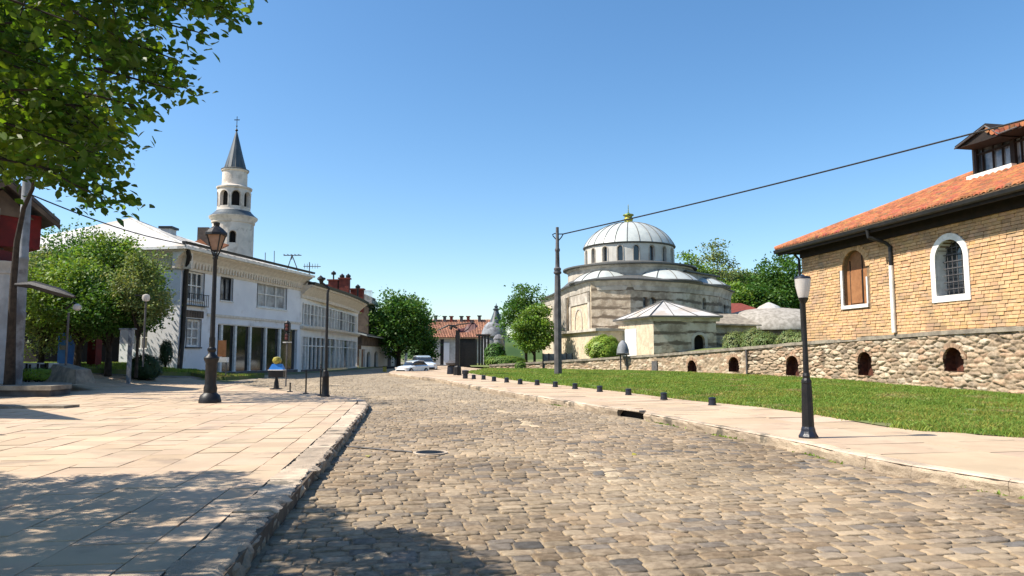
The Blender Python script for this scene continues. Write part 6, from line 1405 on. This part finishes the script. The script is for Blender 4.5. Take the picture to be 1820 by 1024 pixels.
Ys = 42.5; a, b = P(386, 650, Ys), P(400, 650, Ys); pz0 = g(a.x, Ys); r = thing('sign_stand', ((a.x + b.x) / 2, Ys, pz0), 'small rust brown panel on a white framed stand before the shop window', 'sign board'); mb = MB(); mb.box(a.x, b.x, Ys, Ys + .1, P(390, 634, Ys).z, P(390, 605, Ys).z); mb.build('panel', M['wood'], r)
mb = MB(); mb.box(a.x - .2, b.x + .1, Ys - .05, Ys + .3, P(390, 644, Ys).z, P(390, 635, Ys).z); mb.build('shelf', M['whitepaint'], r)
for x in (a.x - .15, b.x + .03): mb = MB(); mb.box(x, x + .06, Ys - .03, Ys + .03, pz0, P(390, 644, Ys).z); mb.build('leg', M['darkpole'], r)
# ------------------------------------------------------------------ trees
def gt(u, Y): return P(u, 600, Y).x
def TH(u, v, Y): return P(u, v, Y).z
Yt = 92; x = gt(709, Yt); z0 = .45; tree(x, Yt, z0, TH(709, 509, Yt) - z0, 9.6, .6, .34, M['leafA'], 11, 'round_tree', 'big round dense green tree behind the parked cars', ncl=170, per=110, clsz=.10)
tree(gt(757, 97), 97, z0, TH(757, 585, 97) - z0, 3.6, .3, .3, M['leafA'], 14, 'round_tree', 'smaller dark tree filling the gap right of the big round tree', ncl=40, per=70)
z0 = .9
tree(gt(935, 78), 78, z0, TH(940, 497, 78) - z0, 5.6, .8, .26, M['leafA'], 21, 'street_tree', 'darker rear tree left of the utility pole with feathery top', ncl=110, per=70, clsz=.11, group='trees by the utility pole')
tree(gt(950, 72), 72, z0, TH(950, 532, 72) - z0, 4.6, .4, .24, M['leafB'], 22, 'street_tree', 'bright green front tree beside the utility pole', ncl=120, per=90, clsz=.10, group='trees by the utility pole')
for k, (u, v, Y, w, m, lab) in enumerate(((1226, 448, 112, 9.5, 'leafB', 'bright green tree rising just right of the dome drum'), (1275, 436, 116, 11, 'leafC', 'tallest feathery olive green tree behind the domed building'), (1330, 462, 120, 9, 'leafC', 'lower pale green tree in the dip between the taller ones'), (1388, 447, 108, 11.5, 'leafA', 'large dark green tree beside the brick building'), (1300, 500, 105, 9, 'leafB', 'low bushy tree above the red roof'), (1345, 505, 104, 8, 'leafA', 'low deep green tree above the white mound cap'), (1425, 480, 112, 8, 'leafA', 'tree half hidden behind the brick building corner'))):
    z0 = 2.5; tree(gt(u, Y), Y, z0, TH(u, v, Y) - z0, w, .8, .40, M[m], 40 + k, 'park_tree', lab, ncl=150, per=110, clsz=.11, group='trees behind the domed building')
# left group
z0 = .9
for k, (u, v, Y, w, m, lab, cb) in enumerate(((75, 440, 39, 5.4, 'leafC', 'olive green tree beside the red house, leftmost of the group', .9), (140, 400, 41, 6.4, 'leafA', 'tallest dark green tree in the middle of the left group', 1.2), (140, 455, 37, 5.4, 'leafB', 'bright green low front tree above the blue kiosk', 1.5), (195, 408, 38.5, 4.6, 'leafB', 'feathery tree with airy top against the white roof', 1.3), (195, 490, 36, 4.8, 'leafA', 'dark low tree over the dark wall recess', 1.5))):
    tree(gt(u, Y), Y, z0 if Y > 34 else .5, TH(u, v, Y) - z0, w, cb, .15, M[m], 60 + k, 'garden_tree', lab, ncl=150, per=140, clsz=.12, group='trees before the white building')
tree(gt(245, 35), 35, .85, TH(250, 438, 35) - .85, 3.2, 1.7, .13, M['leafC'], 77, 'slender_tree', 'slender blossoming tree with layered twigs standing in the left lawn', ncl=90, per=80, clsz=.12, tr=.07, group='trees before the white building')
bush(gt(260, 36.5), 36.5, g(gt(260, 36.5), 36.5) + .15, 1.7, 1.4, 1.35, .09, M['leafK'], 3, 'round_bush', 'very dark round bush against the white building wall', 5000)
bush(gt(70, 31), 31, .75, 2.2, 1, .55, .08, M['leafY'], 5, 'low_hedge', 'low bright yellow green hedge left of the lawn', 3000)
cyx, cyy = gt(302, 43), 42.6; cyz = g(cyx, cyy) + .2; bush(cyx, cyy, cyz + .2, .75, .7, 1.6, .08, M['leafK'], 6, 'dark_cypress', 'narrow dark clipped cypress at the corner downpipe', 3000)
b_ = P(1073, 612, 60.5); bush(b_.x, 60.5, 1.3, 3.0, 2.6, 2.25, .15, M['leafY'], 8, 'clipped_bush', 'round clipped yellow green bush in front of the domed building', 9000)
b0, b1 = P(866, 640, 68), P(932, 640, 68); bush((b0.x + b1.x) / 2, 69, .8, 3.9, 1.6, 1.05, .15, M['leafB'], 9, 'low_hedge', 'low green hedge behind the far end of the stone wall', 5000)
bush(P(925, 650, 63).x, 62.5, .6, 1.0, .7, .8, .12, M['leafB'], 10, 'weed_clump', 'small leafy weed clump growing at the wall foot', 900)
for k, u in enumerate((1262, 1290, 1318, 1348, 1378, 1410)):
    s_ = wall_s(u, 2); p = WF(s_, 0, -2.2 - .3 * (k % 2)); zt_ = P(u, (588, 582, 590, 586, 590, 574)[k], p.y).z; zb_ = ctop(s_) - .5
    bush(p.x, p.y, zb_, 1.9, 1.4, max(.7, zt_ - zb_), .11, M['leafC'], 30 + k, 'scrub_bush', ('shaggy shrub beside the arched pavilion door', 'second shaggy shrub right of the pavilion door', 'shaggy shrub under the lean-to roof', 'shaggy shrub before the grey stone mound', 'shaggy shrub just left of the tall corner shrub', 'tallest shaggy shrub, right against the brick building corner')[k], 2600, group='shrubs behind the wall coping')
hv, hf = [], []
for i in range(61):
    x = -260 + 560 * i / 60; hgt_ = 6.0 + 5 * fbm(np.float64(i * .35), np.float64(2.), 3)
    hv += [(x, 230, -1), (x, 236, hgt_ * .7), (x, 250, hgt_), (x, 300, hgt_ * .8), (x, 330, -1)]
for i in range(60):
    for k in range(4): hf.append((i * 5 + k, i * 5 + 5 + k, i * 5 + 6 + k, i * 5 + 1 + k))
mesh_obj('hills', hv, hf, mat('wooded_hill', (.03, .065, .02), (.06, .10, .03), .95, .15, 1, .6), smooth=True)['kind'] = 'structure'
bush(P(880, 640, 74).x, 74, .8, 2.2, 1.6, 2.4, .2, M['leafA'], 19, 'dark_shrub', 'dark rounded shrub between the kiosk and the trees by the utility pole', 2500)
# weeds along the wall foot and verge
# ------------------------------------------------------------------ grass
rg = np.random.default_rng(9)
def grass(name, poly, zf, dens, h, label, ymax=70, seed=1, hscale=None):
    P_ = np.array([p[:2] for p in poly]); mn_, mx_ = P_.min(0), P_.max(0); pts = []
    n = int((mx_[0] - mn_[0]) * (mx_[1] - mn_[1]) * dens); x = rg.uniform(mn_[0], mx_[0], n); y = rg.uniform(mn_[1], mx_[1], n)
    prob = np.clip((24 / np.maximum(y, 8)) ** 1.6, .05, 1.2) ; prob /= 1.2
    k = inpoly_n(x, y, poly) & (rg.random(n) < prob) & (fbm(x * 1.1, y * 1.1, 5) > .30); x, y = x[k], y[k]; n = len(x)
    x = x + rg.normal(0, .07, n); y = y + rg.normal(0, .07, n)
    z = np.array([zf(a, b) for a, b in zip(x, y)])
    hh = h * rg.uniform(.5, 1.3, n) * (.55 + .9 * fbm(x * .7, y * .7, 3)); wd = .0045 + y * .0003; an = rg.uniform(0, 2 * np.pi, n); lean = rg.normal(0, .45, (n, 2))
    dx, dy = np.cos(an) * wd, np.sin(an) * wd
    V = np.zeros((n, 4, 3)); V[:, 0] = np.stack([x - dx, y - dy, z], 1); V[:, 1] = np.stack([x + dx, y + dy, z], 1)
    V[:, 2] = np.stack([x + dx * .5 + lean[:, 0] * hh * .5, y + dy * .5 + lean[:, 1] * hh * .5, z + hh * .7], 1); V[:, 3] = np.stack([x + lean[:, 0] * hh, y + lean[:, 1] * hh, z + hh], 1)
    c = np.ones((n, 3)) * rg.uniform(.7, 1.3, (n, 1)); c[:, 0] *= rg.uniform(.8, 1.3, n); dry = rg.random(n) < .06 + .4 * smn(.45, .7, fbm(x * .5, y * .5, 15)); c[dry] *= (1.5, 1.0, 1.3)
    F = np.arange(n * 4).reshape(n, 4)[:, [0, 1, 2, 3]]
    return tag(mesh_obj(name, V.reshape(-1, 3), F, M['grass'], None, np.repeat(c[:, None], 4, 1).reshape(-1, 3)), label, 'grass', kind='stuff')
gp_in = [tuple(p) for p in grEs] + [(-2.2, 66)] + [tuple(p) for p in reversed(WL)]
grass('right_grass', [(a, b) for a, b in gp_in if True], gz, 1500, .10, 'bright green grass strip between pavement and stone wall')
grass('left_grass', left_lawn, lawn_z, 1100, .10, 'short green grass of the left lawn under the trees')
for k, (u, v, w_) in enumerate(((1262, 752, 1.0), (1330, 777, .5), (1500, 812, .7), (1750, 880, 1.0), (1000, 722, .5))):   # weeds in the right gutter
    p = G(u, v); n = 90; x = p.x + rg.normal(0, .25, n) * w_ * 1.0; y = p.y + rg.normal(0, .25, n) * w_; s_near = [s_of(KRF, (a, b)) for a, b in zip(x[:1], y[:1])]
    s0 = s_near[0]; q = [KRF(s0 + rg.normal(0, .55) * w_, g(p.x, p.y) + .02, 0) for _ in range(n)]; pts = np.array([[a.x - .05 + rg.normal(0, .02), a.y + rg.normal(0, .02), a.z] for a in q])
    leafmesh('gutter_weeds', pts, .042, M['grass'], None, 90 + k, kind='blade', up=.1).__setitem__('kind', 'stuff')
# ------------------------------------------------------------------ foreground tree
rf = np.random.default_rng(12)
ft = thing('overhanging_tree', (-9.5, 4.6, .2), 'big leafy tree overhanging the near left corner with drooping leaf sprays', 'tree')
outline = [(-400, -900), (500, -900), (480, -40), (462, 0), (400, 12), (375, 28), (335, 60), (322, 82), (290, 88), (318, 140), (270, 150), (225, 185), (235, 208), (190, 225), (238, 250), (190, 282), (165, 310), (205, 370), (140, 345), (90, 312), (50, 300), (-10, 300), (-400, 400)]
shadow_ok = [(-700, 846), (0, 850), (90, 862), (250, 855), (430, 846), (470, 870), (545, 880), (600, 895), (590, 925), (670, 925), (760, 945), (872, 1000), (900, 1100), (1500, 1400), (-700, 1400)]
sh_k = 1 / math.tan(SUN_EL)
def fits(p):
    u, v = proj(*p)
    if -60 < u < 1900 and v > -80 and not inpoly(u, v, outline): return False
    s = (p[0] - SUNH.x * sh_k * (p[2] - .1), p[1] - SUNH.y * sh_k * (p[2] - .1))
    if s[1] < 3: return True
    us, vs_ = proj(s[0], s[1], .12)
    if vs_ > 1024 or us < -200: return s[1] < 10.5
    return inpoly(us, vs_, shadow_ok)
cl_c = []
while len(cl_c) < 3300:
    p = np.array((rf.uniform(-13, -1.0), rf.uniform(2.0, 9.4), rf.uniform(2.4, 7.5)))
    if ((p[0] + 8.5) / 7.8) ** 2 + ((p[1] - 5.4) / 4.6) ** 2 + ((p[2] - 4.6) / 3.6) ** 2 > 1: continue
    uu_, vv_ = proj(*p); vis = -60 < uu_ < 560 and vv_ > -60
    if not vis and rf.random() < .75: continue
    if not fits(p): continue
    cl_c.append(p)
cl_c = np.array(cl_c)
pts, dirs, cc_ = [], [], []
tw_ = MB(); trunk_top = np.array((-9.5, 4.6, 4.5))
for p in cl_c:
    d = p - trunk_top; d[2] *= .3; d /= np.linalg.norm(d) + 1e-6; d = d + np.array((0, 0, -.35)) + rf.normal(0, .25, 3); d /= np.linalg.norm(d)
    L_ = rf.uniform(.25, .5); k = 58; t = rf.uniform(-.5, .5, k); q = p + d * (t * L_)[:, None] + rf.normal(0, .055, (k, 3)); pts.append(q)
    dd_ = d[None] + rf.normal(0, .7, (k, 3)) + np.array((0, 0, -.25)); dirs.append(dd_); cc_.append(np.full((k, 1), rf.uniform(.75, 1.25)))
    tw_.tube([Vector(p - d * L_ * .7), Vector(p + d * L_ * .4)], [.008, .003], 4, False)
leafmesh('crown', np.concatenate(pts), .057, M['leafnear'], ft, 2, np.concatenate(cc_), kind='leaf', dirs=np.concatenate(dirs), up=.5)
mb = MB(); mb.tube([(-9.6, 4.6, .1), (-9.5, 4.6, 1.5), (-9.45, 4.65, 3.2), (-9.3, 4.8, 5.0), (-9.1, 4.9, 7.5)], [.34, .26, .23, .17, .06], 14); tk_ = mb.build('trunk', M['bark'], ft, smooth=True)
for i in range(30):
    e = Vector(cl_c[rf.integers(len(cl_c))]); s_ = Vector((-9.4, 4.7, rf.uniform(3, 5.6))); tw_.tube([s_, s_.lerp(e, .5) + Vector((0, 0, .35)), e], [.07, .04, .01], 6)
tw_.build('branches', M['bark'], tk_)
# slim dark tree rising from the planter
st = P(18, 668, 27.0); tt_ = P(60, 318, 24.2)
r = thing('leaning_tree', (st.x, st.y, .9), 'dark leaning slim tree rising from the planter beside the grey pole', 'tree'); mb = MB()
mb.tube([(st.x, st.y, .5), P(20, 600, 26.9), P(24, 500, 26.8), P(30, 430, 26.6), P(42, 370, 26.4), P(58, 335, 26.2), P(62, 290, 26)], [.2, .15, .12, .10, .08, .07, .04], 10); mb.build('trunk', M['bark'], r, smooth=True)
cpt = []; 
for k in range(60): cc0 = np.array(P(rf.uniform(-60, 190), rf.uniform(90, 290), rf.uniform(22.5, 27))); cpt.append(cc0 + rf.normal(0, .35, (70, 3)))
leafmesh('crown', np.concatenate(cpt), .16, M['leafA'], r, 5)
# small fallen leaves on the road
for k, (u, v) in enumerate(((1131, 811), (652, 814))):
    p = G(u, v); leafmesh('fallen_leaf', np.array([[p.x, p.y, p.z + .045]]), .13, M['yellow'], None, 3 + k, up=6)
for k, o in enumerate([o for o in bpy.data.objects if o.name.startswith('fallen_leaf')]): tag(o, ('yellow fallen leaf lying in the middle of the road', 'tiny yellow fallen leaf lying near the left kerb')[k], 'leaf')
